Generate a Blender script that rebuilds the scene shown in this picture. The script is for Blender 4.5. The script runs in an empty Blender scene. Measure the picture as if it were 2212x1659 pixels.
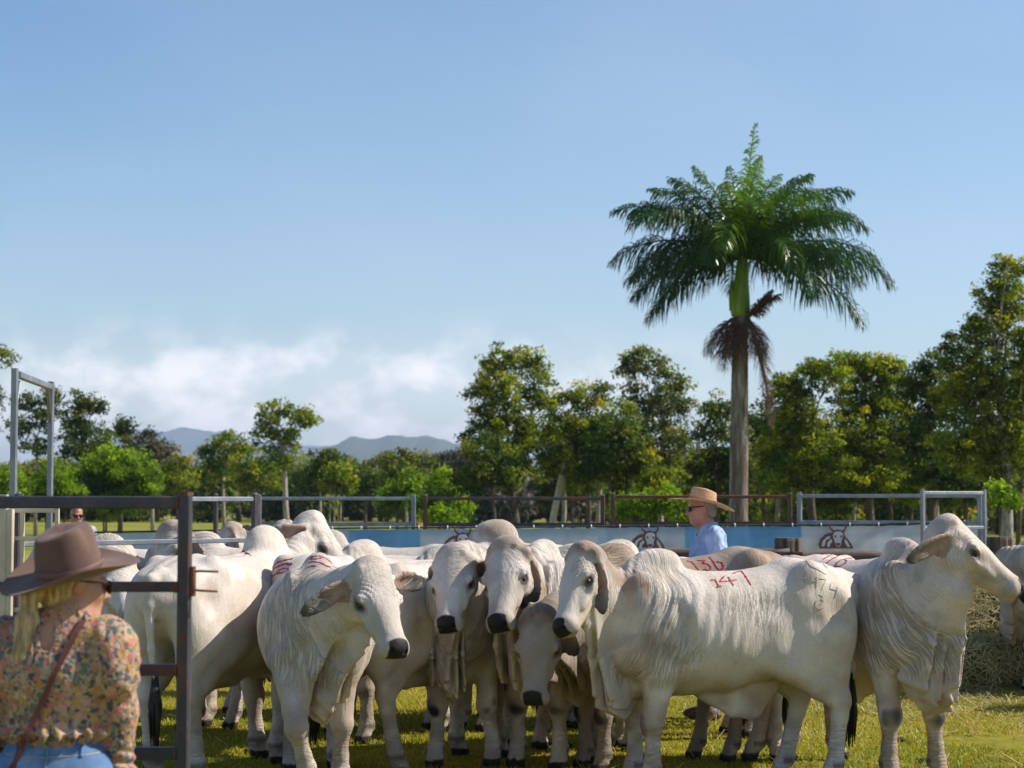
import bpy, math, random
import numpy as np
from mathutils import Vector, Matrix
from mathutils.bvhtree import BVHTree
R = math.radians
scene = bpy.context.scene
COL = scene.collection

# ------------------------------------------------------------------ camera
CAM_Z = 1.75
PITCH = R(3.33)
cam_data = bpy.data.cameras.new('camera')
cam = bpy.data.objects.new('camera', cam_data)
COL.objects.link(cam)
cam.location = (0, 0, CAM_Z)
cam.rotation_euler = (R(90) + PITCH, 0, 0)
cam_data.sensor_width = 36.0
cam_data.lens = 70.0
cam_data.clip_start = 0.1
cam_data.clip_end = 40000
cam_data.dof.use_dof = True
cam_data.dof.focus_distance = 12.2
cam_data.dof.aperture_fstop = 4.8
scene.camera = cam

# ------------------------------------------------------------------ light
SUN_AZ, SUN_EL = R(7), R(42)          # azimuth measured from +X towards +Y
sun_dir = Vector((math.cos(SUN_EL) * math.cos(SUN_AZ), math.cos(SUN_EL) * math.sin(SUN_AZ), math.sin(SUN_EL)))
sl = bpy.data.lights.new('sun', 'SUN')
sl.energy = 5.0
sl.angle = R(0.5)
sl.color = (1.0, 0.91, 0.79)
sun = bpy.data.objects.new('sun', sl)
COL.objects.link(sun)
sun.rotation_euler = sun_dir.to_track_quat('Z', 'Y').to_euler()

world = bpy.data.worlds.new('World')
scene.world = world
world.use_nodes = True
def build_world():
    nt = world.node_tree; n = nt.nodes; l = nt.links
    n.clear()
    out = n.new('ShaderNodeOutputWorld'); bg = n.new('ShaderNodeBackground')
    sky = n.new('ShaderNodeTexSky'); sky.sky_type = 'NISHITA'; sky.sun_disc = False
    sky.sun_elevation = SUN_EL; sky.sun_rotation = R(90) - SUN_AZ
    sky.altitude = 0; sky.air_density = 1.0; sky.dust_density = 0.25; sky.ozone_density = 3.2
    tc = n.new('ShaderNodeTexCoord'); sep = n.new('ShaderNodeSeparateXYZ')
    l.new(tc.outputs['Generated'], sep.inputs[0])
    def m(op, a, b=None, c=None):
        k = n.new('ShaderNodeMath'); k.operation = op
        for i, v in enumerate((a, b, c)):
            if v is None: continue
            if isinstance(v, (int, float)): k.inputs[i].default_value = v
            else: l.new(v, k.inputs[i])
        return k.outputs[0]
    az = m('ARCTAN2', sep.outputs[0], sep.outputs[1])       # 0 = +Y, radians, + to the right
    el = m('ARCSINE', sep.outputs[2])
    cb = n.new('ShaderNodeCombineXYZ'); l.new(m('MULTIPLY', az, 33.0), cb.inputs[0]); l.new(m('MULTIPLY', el, 44.0), cb.inputs[1]); cb.inputs[2].default_value = 3.7
    nz = n.new('ShaderNodeTexNoise'); nz.inputs['Scale'].default_value = 1.0; nz.inputs['Detail'].default_value = 6.0; nz.inputs['Roughness'].default_value = 0.52
    l.new(cb.outputs[0], nz.inputs['Vector'])
    def ss(x, a, b):
        k = n.new('ShaderNodeMapRange'); k.interpolation_type = 'SMOOTHSTEP'
        l.new(x, k.inputs[0]); k.inputs[1].default_value = a; k.inputs[2].default_value = b
        return k.outputs[0]
    # a low bank of cumulus between one and five degrees, thinning to the right
    mask = m('MULTIPLY', ss(el, R(5.6), R(3.4)), ss(az, R(9), R(-2)))
    thr = m('MULTIPLY', ss(nz.outputs[0], 0.40, 0.68), mask)
    bank = m('MULTIPLY', m('MULTIPLY', ss(el, R(5.2), R(2.8)), ss(az, R(12), R(-3))), 0.24)
    # faint high veil
    cb2 = n.new('ShaderNodeCombineXYZ'); l.new(m('MULTIPLY', az, 5.0), cb2.inputs[0]); l.new(m('MULTIPLY', el, 9.0), cb2.inputs[1]); cb2.inputs[2].default_value = 9.1
    nz2 = n.new('ShaderNodeTexNoise'); nz2.inputs['Scale'].default_value = 1.0; nz2.inputs['Detail'].default_value = 4.0
    l.new(cb2.outputs[0], nz2.inputs['Vector'])
    veil = m('MULTIPLY', ss(nz2.outputs[0], 0.35, 0.8), 0.04)
    hz = m('MULTIPLY', ss(el, R(15), R(1)), 0.0)
    fac = m('MINIMUM', m('ADD', m('ADD', m('ADD', m('MULTIPLY', thr, 0.60), bank), veil), hz), 0.95)
    mx = n.new('ShaderNodeMixRGB'); l.new(fac, mx.inputs[0])
    dp = n.new('ShaderNodeMixRGB'); dp.blend_type = 'MULTIPLY'; l.new(m('MULTIPLY', ss(az, R(4), R(-20)), ss(el, R(3), R(17))), dp.inputs[0]); l.new(sky.outputs[0], dp.inputs[1]); dp.inputs[2].default_value = (.66, .87, .97, 1)
    l.new(dp.outputs[0], mx.inputs[1]); mx.inputs[2].default_value = CLOUD
    l.new(mx.outputs[0], bg.inputs[0]); bg.inputs[1].default_value = 0.105
    l.new(bg.outputs[0], out.inputs[0])
CLOUD = (11.5, 10.7, 10.6, 1)
build_world()

scene.view_settings.view_transform = 'Standard'
scene.view_settings.look = 'None'
scene.view_settings.exposure = 0.42
scene.view_settings.gamma = 1.0
scene.cycles.use_denoising = True
scene.cycles.max_bounces = 6
scene.cycles.diffuse_bounces = 3
scene.cycles.glossy_bounces = 2
scene.cycles.transmission_bounces = 4
scene.cycles.volume_bounces = 0
scene.cycles.use_adaptive_sampling = True
scene.cycles.adaptive_threshold = 0.015

# ------------------------------------------------------------------ helpers
FD = 4299.0; CX = 1105.5; HY = 829.5
def ray(px, py):
    d = Vector(((px - CX) / FD, 1.0, -(py - HY) / FD))
    c, s = math.cos(PITCH), math.sin(PITCH)
    return Vector((d.x, d.y * c - d.z * s, d.y * s + d.z * c))
def at(px, py, Y):
    """a point of the place: photograph position at forward distance Y"""
    d = ray(px, py)
    return Vector((0, 0, CAM_Z)) + d * (Y / d.y)

def tag(o, label=None, cat=None, group=None, kind=None):
    if label: o['label'] = label
    if cat: o['category'] = cat
    if group: o['group'] = group
    if kind: o['kind'] = kind
    return o
def empty(name, loc=(0, 0, 0), rz=0.0, label=None, cat=None, group=None):
    o = bpy.data.objects.new(name, None); COL.objects.link(o)
    o.empty_display_size = 0.2
    o.location = loc; o.rotation_euler = (0, 0, rz)
    return tag(o, label, cat, group)
def np_mesh(name, V, F, mat=None, parent=None, smooth=True, cols=None, mats=None, midx=None):
    """V (n,3), F (m,k) int array with k=3 or 4"""
    me = bpy.data.meshes.new(name)
    V = np.asarray(V, dtype=np.float32); F = np.asarray(F, dtype=np.int32)
    k = F.shape[1]
    me.vertices.add(len(V)); me.vertices.foreach_set('co', V.ravel())
    me.loops.add(F.size); me.loops.foreach_set('vertex_index', F.ravel())
    me.polygons.add(len(F)); me.polygons.foreach_set('loop_start', np.arange(0, F.size, k, dtype=np.int32))
    me.update(calc_edges=True)
    me.polygons.foreach_set('use_smooth', np.full(len(F), smooth))
    if cols is not None:
        a = me.color_attributes.new('Col', 'FLOAT_COLOR', 'POINT')
        c = np.ones((len(V), 4), dtype=np.float32); c[:, :cols.shape[1]] = cols
        a.data.foreach_set('color', c.ravel())
    for mt in (mats or ([mat] if mat else [])): me.materials.append(mt)
    if midx is not None: me.polygons.foreach_set('material_index', np.asarray(midx, dtype=np.int32))
    o = bpy.data.objects.new(name, me); COL.objects.link(o)
    if parent: o.parent = parent
    return o

class MB:
    """collects boxes, tubes and sheets and links them as one mesh object"""
    def __init__(s): s.v = []; s.f = []; s.sm = []; s.mi = []
    def add(s, V, F, smooth=False, mi=0):
        b = len(s.v)
        s.v += [tuple(p) for p in V]; s.f += [tuple(i + b for i in q) for q in F]; s.sm += [smooth] * len(F); s.mi += [mi] * len(F)
        return s
    def box(s, a, b, bev=0.0, mi=0, M=None):
        x0, y0, z0 = [min(a[i], b[i]) for i in range(3)]; x1, y1, z1 = [max(a[i], b[i]) for i in range(3)]
        if bev <= 0:
            V = [(x0,y0,z0),(x1,y0,z0),(x1,y1,z0),(x0,y1,z0),(x0,y0,z1),(x1,y0,z1),(x1,y1,z1),(x0,y1,z1)]
            F = [(0,3,2,1),(4,5,6,7),(0,1,5,4),(1,2,6,5),(2,3,7,6),(3,0,4,7)]
        else:
            # chamfered along the long vertical/horizontal edges
            c = bev
            prof = [(x0+c,y0),(x1-c,y0),(x1,y0+c),(x1,y1-c),(x1-c,y1),(x0+c,y1),(x0,y1-c),(x0,y0+c)]
            V = [(x,y,z0) for x,y in prof] + [(x,y,z1) for x,y in prof]
            F = [tuple(range(7,-1,-1)), tuple(range(8,16))] + [(i,(i+1)%8,(i+1)%8+8,i+8) for i in range(8)]
        if M is not None: V = [M @ Vector(p) for p in V]
        return s.add(V, F, False, mi)
    def bar(s, p, q, w, h, up=(0,0,1), mi=0, bev=0.15):
        """rectangular bar from p to q: width w (sideways), height h (along up)"""
        p = Vector(p); q = Vector(q); u = (q - p); L = u.length; u.normalize()
        side = u.cross(Vector(up))
        if side.length < 1e-4: side = u.cross(Vector((0, 1, 0)))
        side.normalize(); v = side.cross(u).normalized()
        c = min(w, h) * bev
        prof = [(-w/2+c,-h/2),(w/2-c,-h/2),(w/2,-h/2+c),(w/2,h/2-c),(w/2-c,h/2),(-w/2+c,h/2),(-w/2,h/2-c),(-w/2,-h/2+c)]
        V = [p + side*a + v*b for a, b in prof] + [q + side*a + v*b for a, b in prof]
        F = [tuple(range(7,-1,-1)), tuple(range(8,16))] + [(i,(i+1)%8,(i+1)%8+8,i+8) for i in range(8)]
        return s.add(V, F, False, mi)
    def tube(s, pts, rad, n=10, cap=True, mi=0, smooth=True):
        pts = [Vector(p) for p in pts]; k = len(pts)
        if not hasattr(rad, '__len__'): rad = [rad] * k
        V = []; F = []
        ref = Vector((0.13, 0.31, 0.94))
        prev = None
        for i, p in enumerate(pts):
            t = (pts[min(i+1,k-1)] - pts[max(i-1,0)]).normalized()
            if prev is None:
                a = t.cross(ref)
                if a.length < .1: a = t.cross(Vector((1,0,0)))
            else: a = prev - t * prev.dot(t)
            a.normalize(); prev = a; b = t.cross(a)
            for j in range(n):
                an = 2*math.pi*j/n
                V.append(p + (a*math.cos(an) + b*math.sin(an)) * rad[i])
        for i in range(k-1):
            for j in range(n):
                F.append((i*n+j, i*n+(j+1)%n, (i+1)*n+(j+1)%n, (i+1)*n+j))
        if cap: F.append(tuple(range(n-1,-1,-1))); F.append(tuple((k-1)*n+j for j in range(n)))
        return s.add(V, F, smooth, mi)
    def sphere(s, c, r, n=12, mi=0, M=None):
        rr = r if hasattr(r, '__len__') else (r, r, r)
        V = []; F = []; m = n//2
        for i in range(m+1):
            th = math.pi*i/m
            for j in range(n):
                ph = 2*math.pi*j/n
                p = Vector((rr[0]*math.sin(th)*math.cos(ph), rr[1]*math.sin(th)*math.sin(ph), rr[2]*math.cos(th)))
                if M is not None: p = M @ p
                V.append(Vector(c) + p)
        for i in range(m):
            for j in range(n):
                F.append((i*n+j, (i+1)*n+j, (i+1)*n+(j+1)%n, i*n+(j+1)%n))
        return s.add(V, F, True, mi)
    def build(s, name, mat, parent=None, bevel=0):
        me = bpy.data.meshes.new(name); me.from_pydata([tuple(p) for p in s.v], [], s.f)
        for mt in (mat if isinstance(mat, (list, tuple)) else [mat]): me.materials.append(mt)
        me.polygons.foreach_set('use_smooth', s.sm); me.polygons.foreach_set('material_index', s.mi); me.update()
        o = bpy.data.objects.new(name, me); COL.objects.link(o)
        if parent: o.parent = parent
        return o

# ------------------------------------------------------------------ materials
def new_mat(name):
    m = bpy.data.materials.new(name); m.use_nodes = True
    return m, m.node_tree.nodes, m.node_tree.links, m.node_tree.nodes['Principled BSDF']
def ramp(n, stops, interp='LINEAR'):
    r = n.new('ShaderNodeValToRGB'); e = r.color_ramp.elements; r.color_ramp.interpolation = interp
    while len(e) > 1: e.remove(e[-1])
    e[0].position = stops[0][0]; e[0].color = tuple(stops[0][1]) + (1,)
    for p, c in stops[1:]:
        k = e.new(p); k.color = tuple(c) + (1,)
    return r
def noise_node(n, l, scale, detail=4, rough=.55, coord='Object', stretch=None, dist=0.0):
    tc = n.new('ShaderNodeTexCoord'); t = n.new('ShaderNodeTexNoise')
    t.inputs['Scale'].default_value = scale; t.inputs['Detail'].default_value = detail; t.inputs['Roughness'].default_value = rough
    t.inputs['Distortion'].default_value = dist
    if stretch:
        mp = n.new('ShaderNodeMapping'); mp.inputs['Scale'].default_value = stretch
        l.new(tc.outputs[coord], mp.inputs[0]); l.new(mp.outputs[0], t.inputs['Vector'])
    else: l.new(tc.outputs[coord], t.inputs['Vector'])
    return t
def surf(name, stops, scale=6, rough=.6, metal=0, detail=5, bump=0, bscale=None, stretch=None, spec=.5, coord='Object', sheen=0, bdist=.01):
    m, n, l, b = new_mat(name)
    t = noise_node(n, l, scale, detail, .6, coord, stretch); r = ramp(n, stops)
    l.new(t.outputs[0], r.inputs[0]); l.new(r.outputs[0], b.inputs['Base Color'])
    b.inputs['Roughness'].default_value = rough; b.inputs['Metallic'].default_value = metal
    b.inputs['Specular IOR Level'].default_value = spec
    if sheen: b.inputs['Sheen Weight'].default_value = sheen
    if bump:
        t2 = noise_node(n, l, bscale or scale*4, 4, .6, coord, stretch)
        bp = n.new('ShaderNodeBump'); bp.inputs['Strength'].default_value = bump; bp.inputs['Distance'].default_value = bdist
        l.new(t2.outputs[0], bp.inputs['Height']); l.new(bp.outputs[0], b.inputs['Normal'])
    return m

# ------------------------------------------------------------------ implicit modelling (smooth unions -> surface nets)
def hash3(i, j, k, seed):
    n = (i * 374761393 + j * 668265263 + k * 2147483647 + seed * 1274126177) & 0xffffffff
    n = ((n ^ (n >> 13)) * 1274126177) & 0xffffffff
    return ((n ^ (n >> 16)) & 0xffff) / 65535.0
def vnoise(P, scale, seed=0):
    p = np.asarray(P, dtype=np.float64) * scale
    f = np.floor(p).astype(np.int64); t = p - f; t = t * t * (3 - 2 * t)
    r = 0
    for dx in (0, 1):
        for dy in (0, 1):
            for dz in (0, 1):
                w = (t[:, 0] if dx else 1 - t[:, 0]) * (t[:, 1] if dy else 1 - t[:, 1]) * (t[:, 2] if dz else 1 - t[:, 2])
                r = r + w * hash3(f[:, 0] + dx, f[:, 1] + dy, f[:, 2] + dz, seed)
    return r            # 0..1
def sstep(x, a, b):
    t = np.clip((x - a) / (b - a), 0, 1); return t * t * (3 - 2 * t)
def unit(v):
    v = np.asarray(v, float); return v / max(1e-9, np.linalg.norm(v))
class Sdf:
    def __init__(s): s.p = []
    def ell(s, c, r, ax=None, k=.03, sub=False):
        """ellipsoid; ax = 3 row vectors (its own axes)"""
        A = np.eye(3) if ax is None else np.array([unit(a) for a in ax])
        s.p.append(('e', np.array(c, float), np.array(r, float) * np.ones(3), A, k, sub)); return s
    def cap(s, a, b, ra, rb, k=.03, side=None, sub=False):
        ra = (ra, ra) if np.isscalar(ra) else ra; rb = (rb, rb) if np.isscalar(rb) else rb
        a = np.array(a, float); b = np.array(b, float); u = unit(b - a)
        sd = np.array((0, 1, 0), float) if side is None else np.array(side, float)
        sd = sd - u * sd.dot(u)
        if np.linalg.norm(sd) < .05:
            sd = np.array((1, 0, 0), float); sd = sd - u * sd.dot(u)
        sd = unit(sd); v = np.cross(u, sd)
        s.p.append(('c', a, b, ra, rb, u, sd, v, k, sub)); return s
    def chain(s, pts, rs, k=.03, side=None):
        for i in range(len(pts) - 1): s.cap(pts[i], pts[i+1], rs[i], rs[i+1], k, side)
        return s
    @staticmethod
    def _eval(pr, X, Y, Z):
        if pr[0] == 'e':
            c, r, A = pr[1], pr[2], pr[3]
            x = X - c[0]; y = Y - c[1]; z = Z - c[2]
            k0 = 0; k1 = 0
            for i in range(3):
                q = (x * A[i, 0] + y * A[i, 1] + z * A[i, 2]) / r[i]
                k0 = k0 + q * q; k1 = k1 + (q / r[i]) ** 2
            k0 = np.sqrt(k0); return k0 * (k0 - 1) / np.maximum(np.sqrt(k1), 1e-6)
        _, a, b, ra, rb, u, sd, v, k, sub = pr
        L = np.linalg.norm(b - a)
        x = X - a[0]; y = Y - a[1]; z = Z - a[2]
        t = np.clip((x * u[0] + y * u[1] + z * u[2]) / L, 0, 1)
        x = x - t * (b[0] - a[0]); y = y - t * (b[1] - a[1]); z = z - t * (b[2] - a[2])
        rs = ra[0] + t * (rb[0] - ra[0]); rv = ra[1] + t * (rb[1] - ra[1]); ru = np.minimum(rs, rv)
        qs = (x*sd[0] + y*sd[1] + z*sd[2]) / rs; qv = (x*v[0] + y*v[1] + z*v[2]) / rv; qu = (x*u[0] + y*u[1] + z*u[2]) / ru
        k0 = np.sqrt(qs*qs + qv*qv + qu*qu); k1 = np.sqrt((qs/rs)**2 + (qv/rv)**2 + (qu/ru)**2)
        return k0 * (k0 - 1) / np.maximum(k1, 1e-6)
    def bounds(s, pr):
        if pr[0] == 'e':
            c, r, A = pr[1], pr[2], pr[3]
            e = np.sqrt(((A * r[:, None]) ** 2).sum(0)); return c - e, c + e
        m = max(max(pr[3]), max(pr[4]))
        return np.minimum(pr[1], pr[2]) - m, np.maximum(pr[1], pr[2]) + m
    def grid(s, h, lo=None, hi=None):
        bs = [s.bounds(p) for p in s.p if not p[-1]]
        L = np.min([b[0] for b in bs], 0) - 3*h; H = np.max([b[1] for b in bs], 0) + 3*h
        if lo is not None: L = np.maximum(L, lo)
        if hi is not None: H = np.minimum(H, hi)
        n = np.ceil((H - L) / h).astype(int) + 1
        ax = [(L[i] + h * np.arange(n[i])).astype(np.float32) for i in range(3)]
        F = np.full(n, 1.0, dtype=np.float32)
        for pr in s.p:
            k = pr[-2] if pr[0] == 'c' else pr[4]; sub = pr[-1]
            bl, bh = s.bounds(pr); m = k + 2*h + .012
            i0 = np.clip(np.floor((bl - m - L) / h).astype(int), 0, n); i1 = np.clip(np.ceil((bh + m - L) / h).astype(int) + 1, 0, n)
            if (i1 <= i0).any(): continue
            sl_ = tuple(slice(i0[i], i1[i]) for i in range(3))
            X = ax[0][sl_[0]][:, None, None]; Y = ax[1][sl_[1]][None, :, None]; Z = ax[2][sl_[2]][None, None, :]
            d = s._eval(pr, X, Y, Z).astype(np.float32); f = F[sl_]
            if sub:
                d = -d; hh = np.clip(.5 - .5*(d - f)/(-k if False else k), 0, 1) if False else np.clip(.5 + .5*(d - f)/k, 0, 1)
                F[sl_] = f*(1-hh) + d*hh + k*hh*(1-hh)
            else:
                hh = np.clip(.5 + .5*(f - d)/k, 0, 1)
                F[sl_] = f*(1-hh) + d*hh - k*hh*(1-hh)
        return F, L, h
def surface_nets(F, L, h):
    S = F < 0
    n = np.array(F.shape)
    cnt = np.zeros(n - 1, dtype=np.int8)
    offs = [(a, b, c) for a in (0, 1) for b in (0, 1) for c in (0, 1)]
    for a, b, c in offs: cnt += S[a:n[0]-1+a, b:n[1]-1+b, c:n[2]-1+c]
    ci = np.argwhere((cnt > 0) & (cnt < 8))
    idx = np.full(n - 1, -1, dtype=np.int32); idx[ci[:, 0], ci[:, 1], ci[:, 2]] = np.arange(len(ci))
    P = np.zeros((len(ci), 3)); w = np.zeros(len(ci))
    for o1 in offs:
        for ax in range(3):
            if o1[ax]: continue
            o2 = list(o1); o2[ax] = 1
            f1 = F[ci[:, 0]+o1[0], ci[:, 1]+o1[1], ci[:, 2]+o1[2]]; f2 = F[ci[:, 0]+o2[0], ci[:, 1]+o2[1], ci[:, 2]+o2[2]]
            cr = (f1 < 0) != (f2 < 0)
            t = np.where(cr, f1 / np.where(cr, f1 - f2, 1), 0)
            q = np.array(o1, float)[None, :].repeat(len(ci), 0); q[:, ax] += t
            P[cr] += q[cr]; w[cr] += 1
    V = L + h * (ci + P / w[:, None])
    Q = []
    for ax in range(3):
        b, c = [(1, 2), (2, 0), (0, 1)][ax]
        s1 = [slice(None)]*3; s2 = [slice(None)]*3
        s1[ax] = slice(0, n[ax]-1); s2[ax] = slice(1, n[ax])
        A = S[tuple(s1)]; B = S[tuple(s2)]
        e = np.argwhere(A != B)
        e = e[(e[:, b] > 0) & (e[:, c] > 0) & (e[:, b] < n[b]-1) & (e[:, c] < n[c]-1)]
        ins = A[e[:, 0], e[:, 1], e[:, 2]]
        def cell(db, dc):
            q = e.copy(); q[:, b] += db; q[:, c] += dc; return idx[q[:, 0], q[:, 1], q[:, 2]]
        q = np.stack([cell(-1, -1), cell(0, -1), cell(0, 0), cell(-1, 0)], 1)
        q[~ins] = q[~ins][:, ::-1]
        Q.append(q)
    return V, np.concatenate(Q)
def vnormals(V, Q):
    d1 = V[Q[:, 2]] - V[Q[:, 0]]; d2 = V[Q[:, 3 if Q.shape[1] > 3 else 1]] - V[Q[:, 1 if Q.shape[1] > 3 else 0]]
    nn = np.cross(d1, d2) if Q.shape[1] > 3 else np.cross(d2, d1)
    N = np.zeros_like(V)
    for i in range(Q.shape[1]): np.add.at(N, Q[:, i], nn)
    return N / np.maximum(np.linalg.norm(N, axis=1), 1e-9)[:, None]
def smooth_mesh(V, Q, it=1, lam=.5):
    for _ in range(it):
        A = np.zeros_like(V); c = np.zeros(len(V))
        for i in range(4):
            a = Q[:, i]; b = Q[:, (i+1) % 4]
            np.add.at(A, a, V[b]); np.add.at(A, b, V[a]); np.add.at(c, a, 1); np.add.at(c, b, 1)
        V = V*(1-lam) + lam * A / np.maximum(c, 1)[:, None]
    return V
# ------------------------------------------------------------------ ground, hills
def grass_ground():
    m, n, l, b = new_mat('lawn')
    t1 = noise_node(n, l, .55, 4, .6); t2 = noise_node(n, l, 5.5, 5, .7); t3 = noise_node(n, l, 60, 3, .7)
    r = ramp(n, [(.28, (.06, .07, .007)), (.45, (.15, .16, .010)), (.60, (.25, .21, .016)), (.78, (.32, .22, .045))])
    mx = n.new('ShaderNodeMath'); mx.operation = 'MULTIPLY_ADD'; l.new(t2.outputs[0], mx.inputs[0]); mx.inputs[1].default_value = .55
    h = n.new('ShaderNodeMath'); h.operation = 'MULTIPLY_ADD'; l.new(t1.outputs[0], h.inputs[0]); h.inputs[1].default_value = .30
    k = n.new('ShaderNodeMath'); k.operation = 'MULTIPLY'; l.new(t3.outputs[0], k.inputs[0]); k.inputs[1].default_value = .22
    l.new(k.outputs[0], h.inputs[2]); l.new(h.outputs[0], mx.inputs[2]); l.new(mx.outputs[0], r.inputs[0])
    # beyond the yard the park turns a paler yellow green in broad bands
    tc = n.new('ShaderNodeTexCoord'); sp = n.new('ShaderNodeSeparateXYZ'); l.new(tc.outputs['Object'], sp.inputs[0])
    mr = n.new('ShaderNodeMapRange'); mr.interpolation_type = 'SMOOTHSTEP'; l.new(sp.outputs[1], mr.inputs[0]); mr.inputs[1].default_value = 26; mr.inputs[2].default_value = 42
    tb = noise_node(n, l, .05, 5, .6, stretch=(.5, 2.2, 1)); rb = ramp(n, [(.32, (.13, .15, .018)), (.5, (.21, .22, .028)), (.68, (.29, .265, .045))])
    l.new(tb.outputs[0], rb.inputs[0])
    mc = n.new('ShaderNodeMixRGB'); l.new(mr.outputs[0], mc.inputs[0]); l.new(r.outputs[0], mc.inputs[1]); l.new(rb.outputs[0], mc.inputs[2])
    l.new(mc.outputs[0], b.inputs['Base Color']); b.inputs['Roughness'].default_value = .9; b.inputs['Specular IOR Level'].default_value = .15
    bp = n.new('ShaderNodeBump'); bp.inputs['Strength'].default_value = .8; bp.inputs['Distance'].default_value = .03
    l.new(t2.outputs[0], bp.inputs['Height']); l.new(bp.outputs[0], b.inputs['Normal'])
    o = MB().add([(-9000, -30, 0), (9000, -30, 0), (9000, 14000, 0), (-9000, 14000, 0)], [(0, 1, 2, 3)]).build('ground', m)
    tag(o, 'sunlit lawn reaching from the cattle yard to the distant trees', kind='structure')
grass_ground()

def leafy(name, stops, transl=.35, rough=.55):
    m, n, l, b = new_mat(name)
    a = n.new('ShaderNodeAttribute'); a.attribute_name = 'Col'
    sp = n.new('ShaderNodeSeparateColor'); l.new(a.outputs['Color'], sp.inputs[0])
    r = ramp(n, stops); l.new(sp.outputs[0], r.inputs[0]); l.new(r.outputs[0], b.inputs['Base Color'])
    b.inputs['Roughness'].default_value = rough; b.inputs['Specular IOR Level'].default_value = .35
    tr = n.new('ShaderNodeBsdfTranslucent'); l.new(r.outputs[0], tr.inputs[0])
    mx = n.new('ShaderNodeMixShader'); mx.inputs[0].default_value = transl
    l.new(b.outputs[0], mx.inputs[1]); l.new(tr.outputs[0], mx.inputs[2]); l.new(mx.outputs[0], n['Material Output'].inputs[0])
    return m

def grass_blades():
    rg = np.random.default_rng(3)
    def patch(n, y0, y1, hmin, hmax, w):
        # more blades near the camera, spread over the visible wedge
        y = y0 + (y1 - y0) * rg.random(n)**1.6; x = (rg.random(n) - .5) * 2 * (.265 * y + .3)
        return x, y
    n = 330000
    x, y = patch(n, 9.5, 33, 0, 0, 0)
    P = np.stack([x, y, np.zeros(n)], 1)
    pn = vnoise(P, 1.3, 5); p2 = vnoise(P, .45, 6); p3 = vnoise(P, 7, 8)
    keep = (vnoise(P, 3.1, 9)*.6 + vnoise(P, 1.1, 19)*.4 > .27 + .5*rg.random(n)*sstep(y, 22, 33))
    P = P[keep]; n = len(P); pn, p2, p3 = pn[keep], p2[keep], p3[keep]
    hgt = .012 + .026 * rg.random(n) * (.5 + pn); wd = .0035 + .003 * rg.random(n)
    az = rg.random(n) * 2*math.pi; ln = (.3 + .8*rg.random(n)) * hgt
    d = np.stack([np.cos(az), np.sin(az), np.zeros(n)], 1); sd = np.stack([-np.sin(az), np.cos(az), np.zeros(n)], 1)
    V = np.zeros((n, 3, 3)); V[:, 0] = P - sd*wd[:, None]; V[:, 1] = P + sd*wd[:, None]; V[:, 2] = P + d*ln[:, None] + np.array((0, 0, 1))*hgt[:, None]
    F = np.arange(n*3).reshape(-1, 3)
    tone = np.clip(.15 + .35*p2 + .25*p3 + .3*(rg.random(n) - .3), 0, 1)
    C = np.repeat(np.stack([tone]*3, 1), 3, 0)
    m = leafy('grass_blade', [(.1, (.12, .15, .008)), (.35, (.26, .28, .012)), (.6, (.42, .37, .018)), (.85, (.60, .44, .08))], .45, .5)
    o = np_mesh('grass', V.reshape(-1, 3), F, m, None, False, C); tag(o, 'short yellow-green grass of the yard', kind='stuff')
    # loose straw lying about, thicker by the hay
    n = 5200
    x = np.concatenate([(rg.random(1700) - .5)*9, 4.0 + 1.6*rg.normal(size=n-1700)*.75]); y = np.concatenate([12.2 + 7*rg.random(1700), 17.6 + 1.1*rg.normal(size=n-1700)])
    az = rg.random(n)*math.pi; L = .03 + .09*rg.random(n); w = .0022 + .0015*rg.random(n); z = .012 + .03*rg.random(n)
    P = np.stack([x, y, z], 1); d = np.stack([np.cos(az), np.sin(az), .25*rg.normal(size=n)], 1); sd = np.stack([-np.sin(az), np.cos(az), np.zeros(n)], 1)
    V = np.stack([P - d*L[:, None] - sd*w[:, None], P - d*L[:, None] + sd*w[:, None], P + d*L[:, None] + sd*w[:, None], P + d*L[:, None] - sd*w[:, None]], 1).reshape(-1, 3)
    t = np.repeat(rg.random(n), 4)
    o = np_mesh('straw', V, np.arange(n*4).reshape(-1, 4), STRAW, None, False, np.stack([t]*3, 1)); tag(o, 'loose straw scattered over the grass', kind='stuff')
STRAW = leafy('straw', [(.0, (.22, .18, .06)), (.5, (.46, .38, .15)), (1, (.68, .58, .30))], .25, .6)
grass_blades()

def dung():
    rn = random.Random(8); m = surf('dung', [(.3, (.025, .018, .010)), (.7, (.06, .042, .022))], 30, .9, bump=.6)
    for i, (px, Y) in enumerate(((1620, 15.6), (1690, 13.6), (1395, 13.6), (1930, 14.6), (1200, 14.2), (2010, 13.4), (560, 13.9))):
        p = at(px, 1300, Y); mb = MB()
        for k in range(6): mb.sphere((rn.uniform(-.07, .07), rn.uniform(-.07, .07), .012), (rn.uniform(.03, .06), rn.uniform(.03, .06), .02), 10)
        o = mb.build('dung_pat', m); o.location = (p.x, p.y, 0)
        tag(o, ('dark trampled dung pat on the lawn behind cow 147', 'dung pat beside the hind hooves of cow 147', 'dung pat by the forelegs of cow 147', 'dung pat between the legs of cow 116',
                'dung pat under the sandy cow with lowered head', 'dung pat in front of the forelegs of cow 116', 'dung pat beneath the walking cow')[i], 'dung', 'dung pats on the grass')
dung()

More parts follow.
